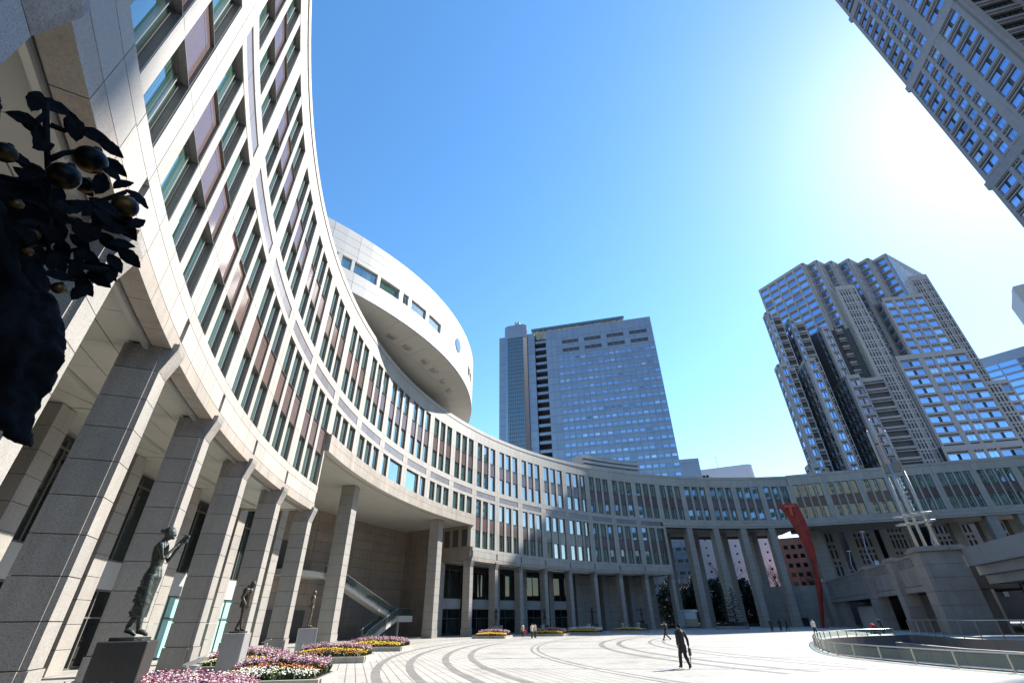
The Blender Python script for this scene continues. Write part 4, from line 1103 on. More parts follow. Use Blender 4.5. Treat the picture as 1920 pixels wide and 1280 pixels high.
M['mast'] = plain('mast_metal', (.40, .39, .37), .5, .55)
ms = thing('steel_mast', 'three steel tubes with ring collars rising from the corner buttress', 'sculpture', (51.0, 61.9, 9.0), rad(-39.5))
for k, (x, y, h) in enumerate(((-.8, 0, 15.4), (0, -.25, 16.8), (1.15, .1, 15.0))):
    mb = MB(); mb.tube([(x, y, 0), (x, y, h * .62)], .175, 0, 12); mb.tube([(x, y, h * .62), (x, y, h - .7), (x, y, h - .2), (x, y, h)], [.17, .155, .11, .03], 0, 12)
    mb.build('tube', M['mast'], ms, smooth=True)
for z in (2.9, 3.85):
    mb = MB(); n = 28
    mb.tube([(2.05 * math.cos(2 * pi * i / n), .8 * math.sin(2 * pi * i / n), z + .12 * math.cos(2 * pi * i / n)) for i in range(n + 1)], .085, 0, 8, cap=False)
    rg = mb.build('ring_collar', M['mast'], ms, smooth=True)
    mb = MB(); mb.box(-1.5, 1.5, -.1, .1, z - .05, z + .05); mb.build('cross_plate', M['mast'], rg)
mb = MB()
for i in range(46):
    z = 4.4 + i * .115; a = i * 1.3
    mb.tube([(.1 + .32 * math.cos(a), .15 + .3 * math.sin(a), z), (.38 + .32 * math.cos(a + 1.3), .15 + .3 * math.sin(a + 1.3), z + .2)], .045, 0, 5)
mb.build('coil', M['mast'], ms, kind='stuff')
mb = MB(); mb.box(-.75, .95, -.3, .45, 9.3, 10.5); mb.build('junction_box', plain('mast_box', (.16, .15, .14), .5), ms)
mb = MB(); mb.ball((-.3, -.1, 13.3), (.35, .12, .12)); mb.ball((.35, -.1, 13.5), (.3, .12, .1)); mb.build('red_ornament', M['red'], ms)

# ------------------------------------------------------------------ figures
def T(mb, pts, r, m=0, k=10): mb.tube(pts, r, m, k)
def stand(**kw):
    J = dict(head=(0, .015, .93), neck=(0, -.005, .865), chest=(0, -.01, .74), waist=(0, 0, .61), pel=(0, 0, .525),
             shL=(-.105, -.005, .815), elL=(-.135, -.02, .64), haL=(-.14, .03, .495), shR=(.105, -.005, .815), elR=(.135, -.02, .64), haR=(.14, .03, .495),
             hipL=(-.05, 0, .51), knL=(-.055, .012, .285), anL=(-.055, -.015, .05), toL=(-.062, .085, .018),
             hipR=(.05, 0, .51), knR=(.055, .012, .285), anR=(.055, -.015, .05), toR=(.062, .085, .018))
    J.update(kw); return J
def walk(a=.16):
    return stand(knL=(-.05, .10, .30), anL=(-.05, a, .055), toL=(-.055, a + .09, .03), knR=(.05, .01, .285), anR=(.05, -a - .03, .085), toR=(.055, -a + .035, .02),
                 elL=(-.14, -.07, .65), haL=(-.14, -.04, .51), elR=(.14, .02, .64), haR=(.14, .09, .51))
def body_mb(J, H, fat=1.0, fingers=False):
    s = lambda p: tuple(c * H for c in p); mb = MB(); V = lambda n: Vector(J[n]) * H
    h = V('head'); mb.ball(h, (.042 * H, .052 * H, .064 * H), 0, 14, 10)
    mb.ball(h + Vector((0, .052, -.008)) * H, (.009 * H, .014 * H, .014 * H), 0, 6, 5)            # nose
    mb.ball(h + Vector((0, .043, -.042)) * H, (.02 * H, .014 * H, .016 * H), 0, 8, 6)              # chin
    for e in (-1, 1): mb.ball(h + Vector((.042 * e, -.004, -.006)) * H, (.006 * H, .012 * H, .017 * H), 0, 6, 5)
    T(mb, [h - Vector((0, .012, .03)) * H, V('neck'), V('chest') + Vector((0, 0, .07)) * H], [.028 * H, .03 * H, .045 * H])
    T(mb, [V('neck') - Vector((0, 0, .015)) * H, V('chest') + Vector((0, 0, .055)) * H, V('chest'), V('waist'), V('pel'), V('pel') - Vector((0, 0, .05)) * H],
      [(.05 * H, .035 * H), (.098 * H * fat, .055 * H), (.092 * H * fat, .064 * H * fat), (.072 * H * fat, .052 * H * fat), (.088 * H * fat, .064 * H * fat), (.07 * H * fat, .05 * H)])
    for q_ in 'LR':
        T(mb, [V('chest') + Vector((0, 0, .06)) * H, V('sh' + q_), V('el' + q_), V('ha' + q_)], [.034 * H, .033 * H, .023 * H, .016 * H])
        d = (V('ha' + q_) - V('el' + q_)).normalized(); w = V('ha' + q_)
        side = Vector((1, 0, 0)) if abs(d.x) < .8 else Vector((0, 1, 0)); b = d.cross(side).normalized()
        T(mb, [w, w + d * .05 * H], [(.014 * H, .02 * H), (.012 * H, .024 * H)])
        if fingers:
            for f in range(4):
                o_ = b * (f - 1.5) * .0105 * H; L_ = (.04, .047, .045, .036)[f] * H
                T(mb, [w + d * .045 * H + o_, w + d * (.045 * H + L_ * .55) + o_ + side * .004 * H, w + d * (.045 * H + L_) + o_ + side * .014 * H], [.0058 * H, .0054 * H, .0045 * H], 0, 6)
            T(mb, [w + d * .012 * H + b * .018 * H, w + d * .03 * H + b * .034 * H, w + d * .052 * H + b * .036 * H], [.0075 * H, .0065 * H, .005 * H], 0, 6)
        T(mb, [V('hip' + q_) + Vector((0, 0, .03)) * H, V('hip' + q_) - Vector((0, 0, .05)) * H, V('kn' + q_), (V('kn' + q_) * .6 + V('an' + q_) * .4) - Vector((0, .008, 0)) * H, V('an' + q_)], [.05 * H * fat, .05 * H * fat, .034 * H, .035 * H, .021 * H])
        T(mb, [V('an' + q_) + Vector((0, -.012, -.012)) * H, (V('an' + q_) + V('to' + q_)) / 2, V('to' + q_)], [(.022 * H, .024 * H), (.024 * H, .022 * H), (.018 * H, .014 * H)])
    return mb
M['skin'] = plain('skin', (.45, .27, .19), .55)
M['hair'] = plain('black_hair', (.010, .009, .008), .85, 0, .1)
def cloth(name, col): return plain(name, col, .8, noise=.12, nscale=9)
def person(label, pos, rz, H, J, top, legs, coat_len=.0, vox=.03, group='people crossing the plaza', fingers=False, hair_long=False, extra=None, shoes=(.015, .014, .013)):
    b = body_mb(J, H, .86, fingers).build('person', M['skin'], None, smooth=True)
    b.location = (pos[0], pos[1], 0.008); b.rotation_euler = (0, 0, rz); b['label'] = label; b['category'] = 'person'; b['group'] = group
    remesh(b, vox * .6)
    V = lambda n: Vector(J[n]) * H
    mb = MB()
    T(mb, [V('neck') + Vector((0, 0, .0)) * H, V('chest') + Vector((0, 0, .07)) * H, V('chest'), V('waist'), V('pel')], [(.048 * H, .042 * H), (.112 * H, .07 * H), (.116 * H, .084 * H), (.110 * H, .080 * H), (.112 * H, .086 * H)])
    if coat_len: T(mb, [V('pel') + Vector((0, 0, .03)) * H, V('pel') - Vector((0, .0, coat_len * .5)) * H, V('pel') - Vector((0, .0, coat_len)) * H], [(.105 * H, .08 * H), (.11 * H, .095 * H), (.118 * H, .115 * H)])
    for q_ in 'LR':
        sh = V('sh' + q_); nk = V('neck') - Vector((0, 0, .035)) * H
        T(mb, [nk, nk * .4 + sh * .6 + Vector((0, 0, .006)) * H, sh + Vector((0, 0, -.012)) * H, sh * .5 + V('el' + q_) * .5, V('el' + q_), V('ha' + q_) * .92 + V('el' + q_) * .08], [.042 * H, .042 * H, .043 * H, .040 * H, .036 * H, .030 * H])
        mb.ball(sh + Vector((0, 0, -.012)) * H, .044 * H, 0, 10, 8)
    T(mb, [V('neck') - Vector((0, 0, .02)) * H, V('neck') + Vector((0, -.004, .028)) * H], [(.046 * H, .044 * H), (.038 * H, .036 * H)])
    c = mb.build('coat', cloth('coat_cloth', top), b, smooth=True); remesh(c, vox * .7)
    mb = MB(); T(mb, [V('waist'), V('pel'), V('pel') - Vector((0, 0, .05)) * H], [(.08 * H, .06 * H), (.094 * H, .07 * H), (.08 * H, .06 * H)])
    for q_ in 'LR': T(mb, [V('hip' + q_) + Vector((0, 0, .02)) * H, V('hip' + q_) - Vector((0, 0, .05)) * H, V('kn' + q_), V('an' + q_) + Vector((0, 0, .0)) * H], [.058 * H, .058 * H, .050 * H, .040 * H])
    c = mb.build('trousers', cloth('trouser_cloth', legs), b, smooth=True); remesh(c, vox * .7)
    mb = MB()
    for q_ in 'LR': T(mb, [V('an' + q_) + Vector((0, -.025, -.015)) * H, (V('an' + q_) + V('to' + q_)) / 2 + Vector((0, 0, .004)) * H, V('to' + q_) + Vector((0, .012, 0)) * H], [(.027 * H, .03 * H), (.03 * H, .027 * H), (.02 * H, .016 * H)])
    mb.build('shoes', cloth('shoe_leather', shoes), b, smooth=True)
    mb = MB(); h = V('head'); mb.ball(h + Vector((0, -.010, .013)) * H, (.047 * H, .054 * H, .06 * H), 0, 12, 8)
    if hair_long: T(mb, [h + Vector((0, -.03, 0)) * H, h + Vector((0, -.045, -.09)) * H], [.045 * H, .03 * H])
    hr = mb.build('hair', M['hair'], b, smooth=True)
    return b
def bag(label, pos, rz, w, h, d, col, H, name='briefcase', cat='bag', strap=True):
    t = thing(name, label, cat, pos, rz)
    mb = MB(); mb.box(-w / 2, w / 2, -d / 2, d / 2, 0, h); o = mb.build('case', cloth('bag_leather', col), t)
    md = o.modifiers.new('bevel', 'BEVEL'); md.width = .02; md.segments = 2
    mb = MB(); mb.tube([(-w * .22, 0, h - .01), (-w * .2, 0, h + .07), (w * .2, 0, h + .07), (w * .22, 0, h - .01)], .012, 0, 6); mb.build('handle', cloth('bag_handle', col), t)
    if strap:
        mb = MB(); mb.tube([(-w * .45, 0, h * .8), (-w * .6, .02, h * .1), (-w * .35, .02, -.26), (-w * .05, .02, -.22), (w * .2, 0, .02)], .012, 0, 5); mb.build('strap', cloth('bag_strap', (.1, .1, .1)), t)
    return t
hd = rad(8)
J = walk(.15); J.update(elR=(.155, -.045, .64), haR=(.165, -.035, .49), head=(-.01, .0, .93))
person('man in long dark coat walking away with a briefcase', (7.6, 25.2), hd, 1.72, J, (.012, .012, .014), (.012, .012, .015), .16, .024, fingers=True)
off = Matrix.Rotation(hd, 3, 'Z') @ Vector((.175 * 1.72, -.03 * 1.72, 0))
bag('black briefcase with dangling strap held by the walking man', (7.6 + off.x, 25.2 + off.y, .50), hd + rad(60), .40, .28, .11, (.012, .012, .012), 1.72)
person('man in dark suit striding left along the shadow edge', (15.7, 56.8), rad(75), 1.7, walk(.19), (.02, .02, .024), (.02, .02, .024), .06)
person('woman in beige coat carrying a red bag near the flower bed', (0.9, 76.6), rad(20), 1.6, stand(), (.42, .36, .28), (.03, .03, .035), .10)
bag('red shopping bag beside the woman in beige', (1.25, 76.3, .38), .4, .34, .42, .14, (.6, .03, .03), 1.6, 'shopping_bag', strap=False)
person('woman in white jacket raising a phone to take a picture', (2.0, 69.6), rad(-70), 1.62, stand(elR=(.14, .08, .74), haR=(.06, .17, .86), elL=(-.14, .08, .74), haL=(-.05, .17, .86)), (.58, .54, .46), (.02, .02, .025), .06, hair_long=True)
person('person in pale jacket standing close behind the photographing woman', (2.45, 70.5), rad(-60), 1.6, stand(elL=(-.12, .1, .72), haL=(-.03, .15, .82)), (.5, .42, .36), (.03, .03, .035), .06)
person('person in white top with dark bag walking by the red sculpture', (35.4, 64.2), rad(170), 1.66, walk(.12), (.55, .53, .50), (.02, .02, .025), .02)
person('dark clothed person pushing a cart behind the glass fence', (45.2, 66.8), rad(95), 1.7, stand(elR=(.13, .1, .68), haR=(.1, .19, .64), elL=(-.13, .1, .68), haL=(-.1, .19, .64), chest=(0, .05, .74), head=(0, .1, .92), neck=(0, .06, .86), shL=(-.105, .04, .81), shR=(.105, .04, .81)), (.02, .022, .03), (.03, .03, .04), .04)
pu = thing('pushchair', 'red and black pushchair behind the glass fence', 'pushchair', (44.1, 66.7, 0), rad(95))
mb = MB(); mb.box(-.22, .22, -.25, .35, .35, .75); mb.tube([(-.2, -.3, .4), (-.2, -.55, 1.0), (.2, -.55, 1.0), (.2, -.3, .4)], .02, 0, 5); mb.build('seat', cloth('pram_cloth', (.03, .03, .03)), pu)
mb = MB(); mb.ball((0, .1, .85), (.26, .32, .26), 0, 10, 6); mb.build('hood', cloth('pram_hood', (.45, .03, .02)), pu)
for x in (-.22, .22):
    for y in (-.2, .35):
        mb = MB(); mb.tube([(x - .02, y, .13), (x + .02, y, .13)], .13, 0, 10); mb.build('wheel', cloth('pram_wheel', (.02, .02, .02)), pu)
for (p, rz, lab) in (((39.0, 82.4), 160, 'dark clothed person with a pale bag in the shade by the columns'), ((41.4, 84.5), -20, 'left one of two dark figures standing by the tall columns'), ((42.3, 84.2), 30, 'right one of two dark figures standing by the tall columns')):
    person(lab, p, rad(rz), 1.68, walk(.1), (.02, .02, .025), (.025, .025, .03), .06)

# ------------------------------------------------------------------ statues on pedestals
def bronze(name, base, patina, amt, rough=.5):
    mt, nt, b = new_mat(name); geo = N(nt, 'ShaderNodeNewGeometry'); no = N(nt, 'ShaderNodeTexNoise', Scale=9, Detail=6.0, Roughness=.7); nt.links.new(geo.outputs['Position'], no.inputs['Vector'])
    r = ramp(nt, no.outputs[0], [(.55 - amt * .4, base), (.75 - amt * .3, patina)]); nt.links.new(r.outputs[0], b.inputs['Base Color'])
    b.inputs['Metallic'].default_value = .55; b.inputs['Roughness'].default_value = rough
    bp = N(nt, 'ShaderNodeBump', Strength=.5, Distance=.03); n2 = N(nt, 'ShaderNodeTexNoise', Scale=22, Detail=4.0); nt.links.new(geo.outputs['Position'], n2.inputs['Vector']); nt.links.new(n2.outputs[0], bp.inputs['Height']); nt.links.new(bp.outputs[0], b.inputs['Normal'])
    return mt
M['bronze_g'] = bronze('green_bronze', (.014, .015, .014), (.045, .056, .051), .55)
M['bronze_d'] = bronze('dark_bronze', (.022, .02, .018), (.07, .055, .04), .4)
M['bronze_b'] = bronze('brown_bronze', (.04, .03, .022), (.12, .09, .06), .5)
M['ped_dark'] = granite('dark_pedestal_granite', (.035, .033, .032), speck=.3, sscale=40, rough=.3, stain=.15)
M['ped_grey'] = granite('grey_pedestal_granite', (.24, .24, .245), speck=.25, sscale=40, rough=.45)
def statue(label, pos, rz, ph, pw, H, J, mat, pmat, skirt=None, jacket=False, extra=None, vox=.02, fat=1.0, bun=False, plinth=None):
    t = thing('statue', label, 'statue', (pos[0], pos[1], 0), rz, 'bronze statues in front of the columns')
    mb = MB(); mb.box(-pw / 2, pw / 2, -pw / 2, pw / 2, 0, ph); pd = mb.build('pedestal', M[pmat], t)
    md = pd.modifiers.new('bevel', 'BEVEL'); md.width = .02; md.segments = 1
    z0 = ph
    if plinth: mb = MB(); mb.box(-plinth / 2, plinth / 2, -plinth / 2, plinth / 2, ph, ph + .35); mb.build('block', M[mat], t); z0 += .35
    mb = MB(); n = 16; bx = .38 * pw
    mb.prism([(bx * 1.05 * math.cos(2 * pi * i / n) * (1 + .1 * math.sin(3 * i)), bx * 1.1 * math.sin(2 * pi * i / n)) for i in range(n)], z0, z0 + .07); mb.build('base_plate', M[mat], t)
    mb = body_mb(J, H, fat); V = lambda n_: Vector(J[n_]) * H
    if skirt:
        T(mb, [V('waist'), V('pel'), (V('pel') + Vector((0, .01, -.5))) * 0 + Vector((0, .0, .36)) * H, Vector((0, -.005, skirt)) * H], [(.06 * H, .05 * H), (.086 * H, .07 * H), (.074 * H, .07 * H), (.076 * H, .08 * H)])
    if jacket:
        T(mb, [V('neck'), V('chest') + Vector((0, 0, .06)) * H, V('waist'), V('pel') - Vector((0, 0, .07)) * H], [(.05 * H, .045 * H), (.115 * H, .07 * H), (.105 * H, .078 * H), (.115 * H, .085 * H)])
        for q_ in 'LR': T(mb, [V('sh' + q_), V('el' + q_), V('ha' + q_)], [.045 * H, .04 * H, .032 * H])
    if bun: mb.ball(V('head') + Vector((0, -.075, .025)) * H, (.026 * H, .026 * H, .024 * H)); mb.ball(V('head') + Vector((0, -.012, .02)) * H, (.05 * H, .056 * H, .055 * H))
    else: mb.ball(V('head') + Vector((0, -.012, .014)) * H, (.046 * H, .055 * H, .058 * H))
    if extra: extra(mb, J, H)
    f = mb.build('figure', M[mat], t, smooth=True); f.location = (0, 0, z0 + .055); remesh(f, vox, 2)
    return t
def lace(mb, J, H):
    random.seed(4); c = (Vector(J['haL']) + Vector(J['haR'])) / 2 * H
    for k in range(12): mb.ball(c + Vector((random.uniform(-.03, .03), random.uniform(.03, .07), random.uniform(.02, .09))) * H, .021 * H, 0, 6, 5)
    for k in range(60):
        a = random.uniform(0, 2 * pi); z = random.uniform(.2, .5); mb.ball((.074 * H * math.cos(a), .072 * H * math.sin(a) - .01 * H, z * H), .014 * H, 0, 5, 4)
def bowl(mb, J, H): c = (Vector(J['haL']) + Vector(J['haR'])) / 2 * H; mb.ball(c + Vector((0, .07, 0)) * H, .06 * H)
statue('bronze woman with hair bun and long skirt raising flowers on a dark pedestal', (-9.3, 13.02), rad(-68), 1.66, 1.0, 2.5, stand(elL=(-.12, .06, .68), haL=(-.04, .14, .83), elR=(.12, .06, .68), haR=(.04, .14, .83), knR=(.045, .02, .285), anR=(.045, .05, .07), toR=(.05, .14, .02), anL=(-.045, -.07, .08), toL=(-.05, .02, .02), head=(0, .025, .935)), 'bronze_g', 'ped_dark', .17, extra=lace, vox=.016, bun=True, fat=.74)
statue('bronze man in a jacket with bowed head on a low granite pedestal', (-13.32, 25.76), rad(-80), 1.62, .95, 2.2, stand(head=(0, .07, .915), neck=(0, .02, .865), elL=(-.14, -.05, .64), haL=(-.12, .02, .53), elR=(.14, -.05, .64), haR=(.12, .02, .53), anL=(-.05, -.09, .05), toL=(-.055, .01, .018), anR=(.05, .05, .05), toR=(.055, .15, .018)), 'bronze_d', 'ped_grey', None, True)
statue('slender bronze nude with one hand behind the neck on a pale pedestal', (-15.92, 41.02), rad(-62), 1.66, 1.25, 2.5, stand(elL=(-.13, .06, .86), haL=(-.03, -.0, .93), elR=(.12, -.04, .66), haR=(.05, -.08, .56), anL=(-.09, .03, .05), toL=(-.1, .12, .018), anR=(.09, -.04, .05), toR=(.11, .05, .018), knL=(-.08, .03, .285), knR=(.075, .0, .285)), 'bronze_b', 'ped_grey', fat=.82)
statue('bronze standing woman between the columns above the yellow flower bed', (-3.09, 81.94), rad(150), 1.36, 1.5, 2.35, stand(elL=(-.13, .05, .68), haL=(-.02, .09, .74)), 'bronze_d', 'ped_grey', fat=.95, vox=.035)
statue('dark bronze figure with arms over its head in front of the shaded columns', (4.82, 89.87), rad(170), 1.2, 1.5, 2.35, stand(elL=(-.12, .02, .93), haL=(-.02, .03, 1.0), elR=(.12, .02, .93), haR=(.02, .03, 1.0)), 'bronze_d', 'ped_dark', fat=.95, vox=.035)
statue('dark bronze robed figure holding out a bowl in the shade', (13.75, 96.02), rad(-80), 1.3, 1.5, 2.5, stand(elL=(-.1, .1, .68), haL=(-.05, .2, .70), elR=(.1, .1, .68), haR=(.05, .2, .70)), 'bronze_d', 'ped_dark', .06, extra=bowl, vox=.035)
statue('dark bronze figure with arms stretched wide like a cross', (23.63, 100.25), rad(185), 1.25, 1.5, 2.2, stand(elL=(-.25, 0, .83), haL=(-.40, 0, .87), elR=(.25, 0, .82), haR=(.40, 0, .81), anL=(-.02, 0, .05), anR=(.02, 0, .05), knL=(-.03, .02, .285), knR=(.03, .02, .285)), 'bronze_d', 'ped_dark', fat=.85, vox=.035, plinth=.6)

# near bronze with fruit branches at the left edge
LEAF = [(-1.706, 0.937, 3.564, 0.108, 100), (-1.758, 1.021, 3.655, 0.132, 20), (-1.679, 1.056, 3.588, 0.132, 120), (-1.769, 1.035, 3.513, 0.119, 110), (-1.704, 1.148, 3.66, 0.132, 10), (-1.663, 0.915, 3.432, 0.087, 200), (-1.532, 1.096, 3.513, 0.098, -10), (-1.841, 1.04, 3.589, 0.09, 150), (-1.669, 1.013, 3.417, 0.076, 60), (-1.68, 0.982, 3.301, 0.094, 200), (-1.835, 1.136, 3.448, 0.098, 180), (-1.707, 1.065, 3.31, 0.106, 170), (-1.694, 1.265, 3.627, 0.11, -15), (-1.614, 1.204, 3.503, 0.095, -20), (-1.657, 1.222, 3.471, 0.12, 100), (-1.509, 1.191, 3.415, 0.092, 60), (-1.581, 1.318, 3.485, 0.108, -20), (-1.733, 1.227, 3.463, 0.112, 160), (-1.674, 1.142, 3.302, 0.094, 100), (-1.746, 1.145, 3.321, 0.103, 190), (-1.754, 1.096, 3.292, 0.084, 170), (-1.492, 1.173, 3.219, 0.101, -30), (-1.61, 1.337, 3.364, 0.106, -25), (-1.553, 1.331, 3.321, 0.113, -35), (-1.545, 1.213, 3.18, 0.102, 80), (-1.504, 1.142, 3.135, 0.09, 120), (-1.632, 1.357, 3.28, 0.104, -30), (-1.518, 1.322, 3.133, 0.09, -40), (-1.58, 1.355, 3.123, 0.108, -20), (-1.615, 1.383, 3.107, 0.1, -15), (-1.624, 1.3, 3.157, 0.098, 0), (-1.65, 1.359, 3.155, 0.092, 30), (-1.559, 1.237, 3.048, 0.092, 90), (-1.679, 1.269, 3.156, 0.104, 120), (-1.63, 1.167, 3.137, 0.106, 150), (-1.765, 1.214, 3.298, 0.106, 60), (-1.766, 1.184, 3.237, 0.11, 120), (-1.58, 1.068, 3.038, 0.09, 160), (-1.555, 1.123, 3.195, 0.09, 45), (-1.533, 1.191, 2.96, 0.087, 10), (-1.809, 1.163, 3.244, 0.094, 190), (-1.614, 1.184, 3.291, 0.104, 200), (-1.669, 1.2, 3.067, 0.098, 150), (-1.571, 1.179, 3.022, 0.088, 100), (-1.646, 1.174, 2.949, 0.093, 90), (-1.551, 1.244, 3.34, 0.092, 30)]
FRUIT = [(-1.643, 1.14, 3.512, 0.077), (-1.603, 1.075, 3.334, 0.069), (-1.532, 1.254, 3.375, 0.064), (-1.653, 0.936, 3.277, 0.047), (-1.6, 1.115, 3.012, 0.026), (-1.644, 1.138, 3.072, 0.026), (-1.708, 1.222, 3.464, 0.047), (-1.531, 1.208, 2.928, 0.029), (-1.605, 1.017, 3.123, 0.029), (-1.648, 1.133, 3.104, 0.033)]
STEM = [[[-1.745, 0.978, 3.64], [-1.717, 1.026, 3.515], [-1.679, 1.086, 3.35], [-1.644, 1.138, 3.213], [-1.616, 1.179, 3.072]], [[-1.693, 1.065, 3.412], [-1.682, 1.083, 3.477], [-1.665, 1.108, 3.524], [-1.651, 1.129, 3.546]], [[-1.734, 0.997, 3.586], [-1.737, 0.991, 3.51], [-1.752, 0.964, 3.511]], [[-1.72, 1.021, 3.557], [-1.701, 1.051, 3.569], [-1.693, 1.064, 3.601]], [[-1.644, 1.138, 3.213], [-1.598, 1.203, 3.226], [-1.524, 1.295, 3.29]], [[-1.616, 1.179, 3.072], [-1.559, 1.252, 3.061], [-1.512, 1.309, 3.096]], [[-1.651, 1.13, 3.259], [-1.596, 1.206, 3.343], [-1.562, 1.249, 3.454]], [[-1.679, 1.086, 3.35], [-1.702, 1.05, 3.277], [-1.726, 1.01, 3.256]], [[-1.644, 1.138, 3.213], [-1.674, 1.094, 3.219], [-1.7, 1.054, 3.2]]]
BODY = [[(-1.925, 0.787, 3.748, 0.141), (-1.891, 0.866, 3.653, 0.133), (-1.853, 0.944, 3.489, 0.124), (-1.819, 1.008, 3.34, 0.084)], [(-1.809, 1.026, 3.278, 0.101), (-1.762, 1.105, 3.128, 0.109), (-1.717, 1.174, 2.996, 0.136), (-1.664, 1.249, 2.871, 0.141), (-1.642, 1.277, 2.72, 0.157), (-1.628, 1.295, 2.575, 0.126), (-1.614, 1.312, 2.442, 0.097)], [(-1.723, 1.165, 3.086, 0.111), (-1.68, 1.227, 3.041, 0.117), (-1.635, 1.286, 2.944, 0.079), (-1.612, 1.314, 2.783, 0.091), (-1.604, 1.325, 2.666, 0.079)], [(-1.728, 1.158, 3.21, 0.087), (-1.686, 1.218, 3.216, 0.1), (-1.647, 1.271, 3.212, 0.082)], [(-1.753, 1.12, 3.25, 0.086), (-1.712, 1.182, 3.29, 0.09), (-1.689, 1.213, 3.354, 0.072)]]
M['bronze_k'] = bronze('black_bronze', (.004, .004, .005), (.011, .011, .013), .4, .75)
M['bronze_k'].node_tree.nodes['Principled BSDF'].inputs['Metallic'].default_value = 0.0
M['bronze_k'].node_tree.nodes['Principled BSDF'].inputs['Specular IOR Level'].default_value = 0.08
nb = thing('fruit_bearer_statue', 'black bronze figure carrying leafy fruit branches at the left edge', 'statue', (-1.85, 1.2, 0))
o0 = Vector((-1.85, 1.2, 0))
mb = MB()
BODY = [[(p[0] - .06, p[1] - .04, p[2], p[3] * .8) for p in b] for b in BODY]
for b in BODY: T(mb, [Vector(p[:3]) - o0 for p in b], [p[3] for p in b], 0, 12)
random.seed(11)
for k in range(70):
    b = random.choice(BODY[:3]); p = random.choice(b); mb.ball(Vector(p[:3]) - o0 + Vector((random.uniform(-1, 1), random.uniform(-1, 1), random.uniform(-1, 1))) * p[3] * .8, p[3] * random.uniform(.2, .4), 0, 7, 5)
T(mb, [(-.35, -.22, 2.7), (-.5, -.32, 2.1), (-.5, -.32, 1.5)], [.2, .26, .3], 0, 12)
for k in range(16):
    f0 = BODY[1]; dx = random.uniform(-.12, .16); dy = random.uniform(-.1, .1); i0 = random.choice((1, 2, 3))
    T(mb, [Vector(p[:3]) - o0 + Vector((dx + random.uniform(-.02, .02), dy, random.uniform(-.03, .03))) for p in f0[i0:i0 + 4]], [random.uniform(.02, .045) for _ in f0[i0:i0 + 4]], 0, 7)
f = mb.build('figure', M['bronze_k'], nb, smooth=True); remesh(f, .014, 1)
for nm, sc, st_ in (('folds', .14, .075), ('grain', .035, .022)):
    tx = bpy.data.textures.new(nm, 'CLOUDS'); tx.noise_scale = sc; tx.noise_depth = 3
    dm = f.modifiers.new(nm, 'DISPLACE'); dm.texture = tx; dm.strength = st_; dm.mid_level = .5
mb = MB(); mb.box(-1.0, -.05, -.85, .1, 0, 1.5); mb.build('pedestal', M['ped_dark'], nb)
mb = MB()
for s_ in STEM: T(mb, [Vector(p) - o0 for p in s_], [.011 - .0012 * i for i in range(len(s_))], 0, 7)
br_ = mb.build('branch', M['bronze_k'], nb, smooth=True)
def leaf_mesh(seed):
    random.seed(seed); mb = MB(); n = 8; top = []; bot = []
    for i in range(n + 1):
        t = i / n; w = .30 * math.sin(pi * min(1, t * 1.02)) ** .75 * (1 + .05 * (1 if i % 2 else -1)) * (1 - .25 * t); z = .10 * math.sin(t * 3) + .02 * random.uniform(-1, 1)
        row = [mb.P(t - .5, s2 * w, z + abs(s2) * .10 + random.uniform(-.02, .02)) for s2 in (-1, -.4, .4, 1)]
        row2 = [mb.P(t - .5, s2 * w * .97, z - .03 + abs(s2) * .10) for s2 in (-1, -.4, .4, 1)]
        if top:
            for k in range(3): mb.face([top[k], row[k], row[k + 1], top[k + 1]]); mb.face([bot[k], bot[k + 1], row2[k + 1], row2[k]])
            mb.face([top[0], bot[0], row2[0], row[0]]); mb.face([top[3], row[3], row2[3], bot[3]])
        top, bot = row, row2
    return mb.mesh('leaf', [M['bronze_k']], True)
LM = [leaf_mesh(i) for i in range(5)]
random.seed(5)
hx = Vector((.56, .83, 0)); hv = Vector((0, 0, 1)); hn = Vector((.83, -.56, 0))
LEAF2 = LEAF + [(x + random.uniform(-.07, .07), y + random.uniform(-.06, .06), z + random.uniform(-.09, .07), sz * random.uniform(.8, 1.1), a + random.uniform(-70, 70)) for (x, y, z, sz, a) in LEAF[20:]]
for i, (x, y, z, sz, a) in enumerate(LEAF2):
    o = add('leaf', LM[i % 5], nb)
    c, s2 = math.cos(rad(a)), math.sin(rad(a)); ax = (hx * c + hv * s2).normalized(); tilt = random.uniform(-.55, .55)
    nz = (hn * math.cos(tilt) + ax.cross(hn) * math.sin(tilt) + ax * random.uniform(-.2, .2)).normalized(); ay = nz.cross(ax).normalized(); nz = ax.cross(ay)
    mm = Matrix.Identity(4); k = sz * .92
    for r in range(3): mm[r][0] = ax[r] * k; mm[r][1] = ay[r] * k; mm[r][2] = nz[r] * k
    mm.translation = Vector((x, y, z)) - o0; o.matrix_local = mm
def fruit_mat():
    mt, nt, b = new_mat('bronze_fruit'); tc = N(nt, 'ShaderNodeTexCoord'); no = N(nt, 'ShaderNodeTexNoise', Scale=7, Detail=5.0); nt.links.new(tc.outputs['Object'], no.inputs['Vector'])
    r = ramp(nt, no.outputs[0], [(.50, (.006, .005, .005)), (.60, (.12, .06, .015)), (.75, (.34, .19, .05))]); nt.links.new(r.outputs[0], b.inputs['Base Color']); b.inputs['Metallic'].default_value = .8; b.inputs['Roughness'].default_value = .36  # gold noise patches paint warm highlights onto the dark fruit
    return mt
M['fruit'] = fruit_mat()
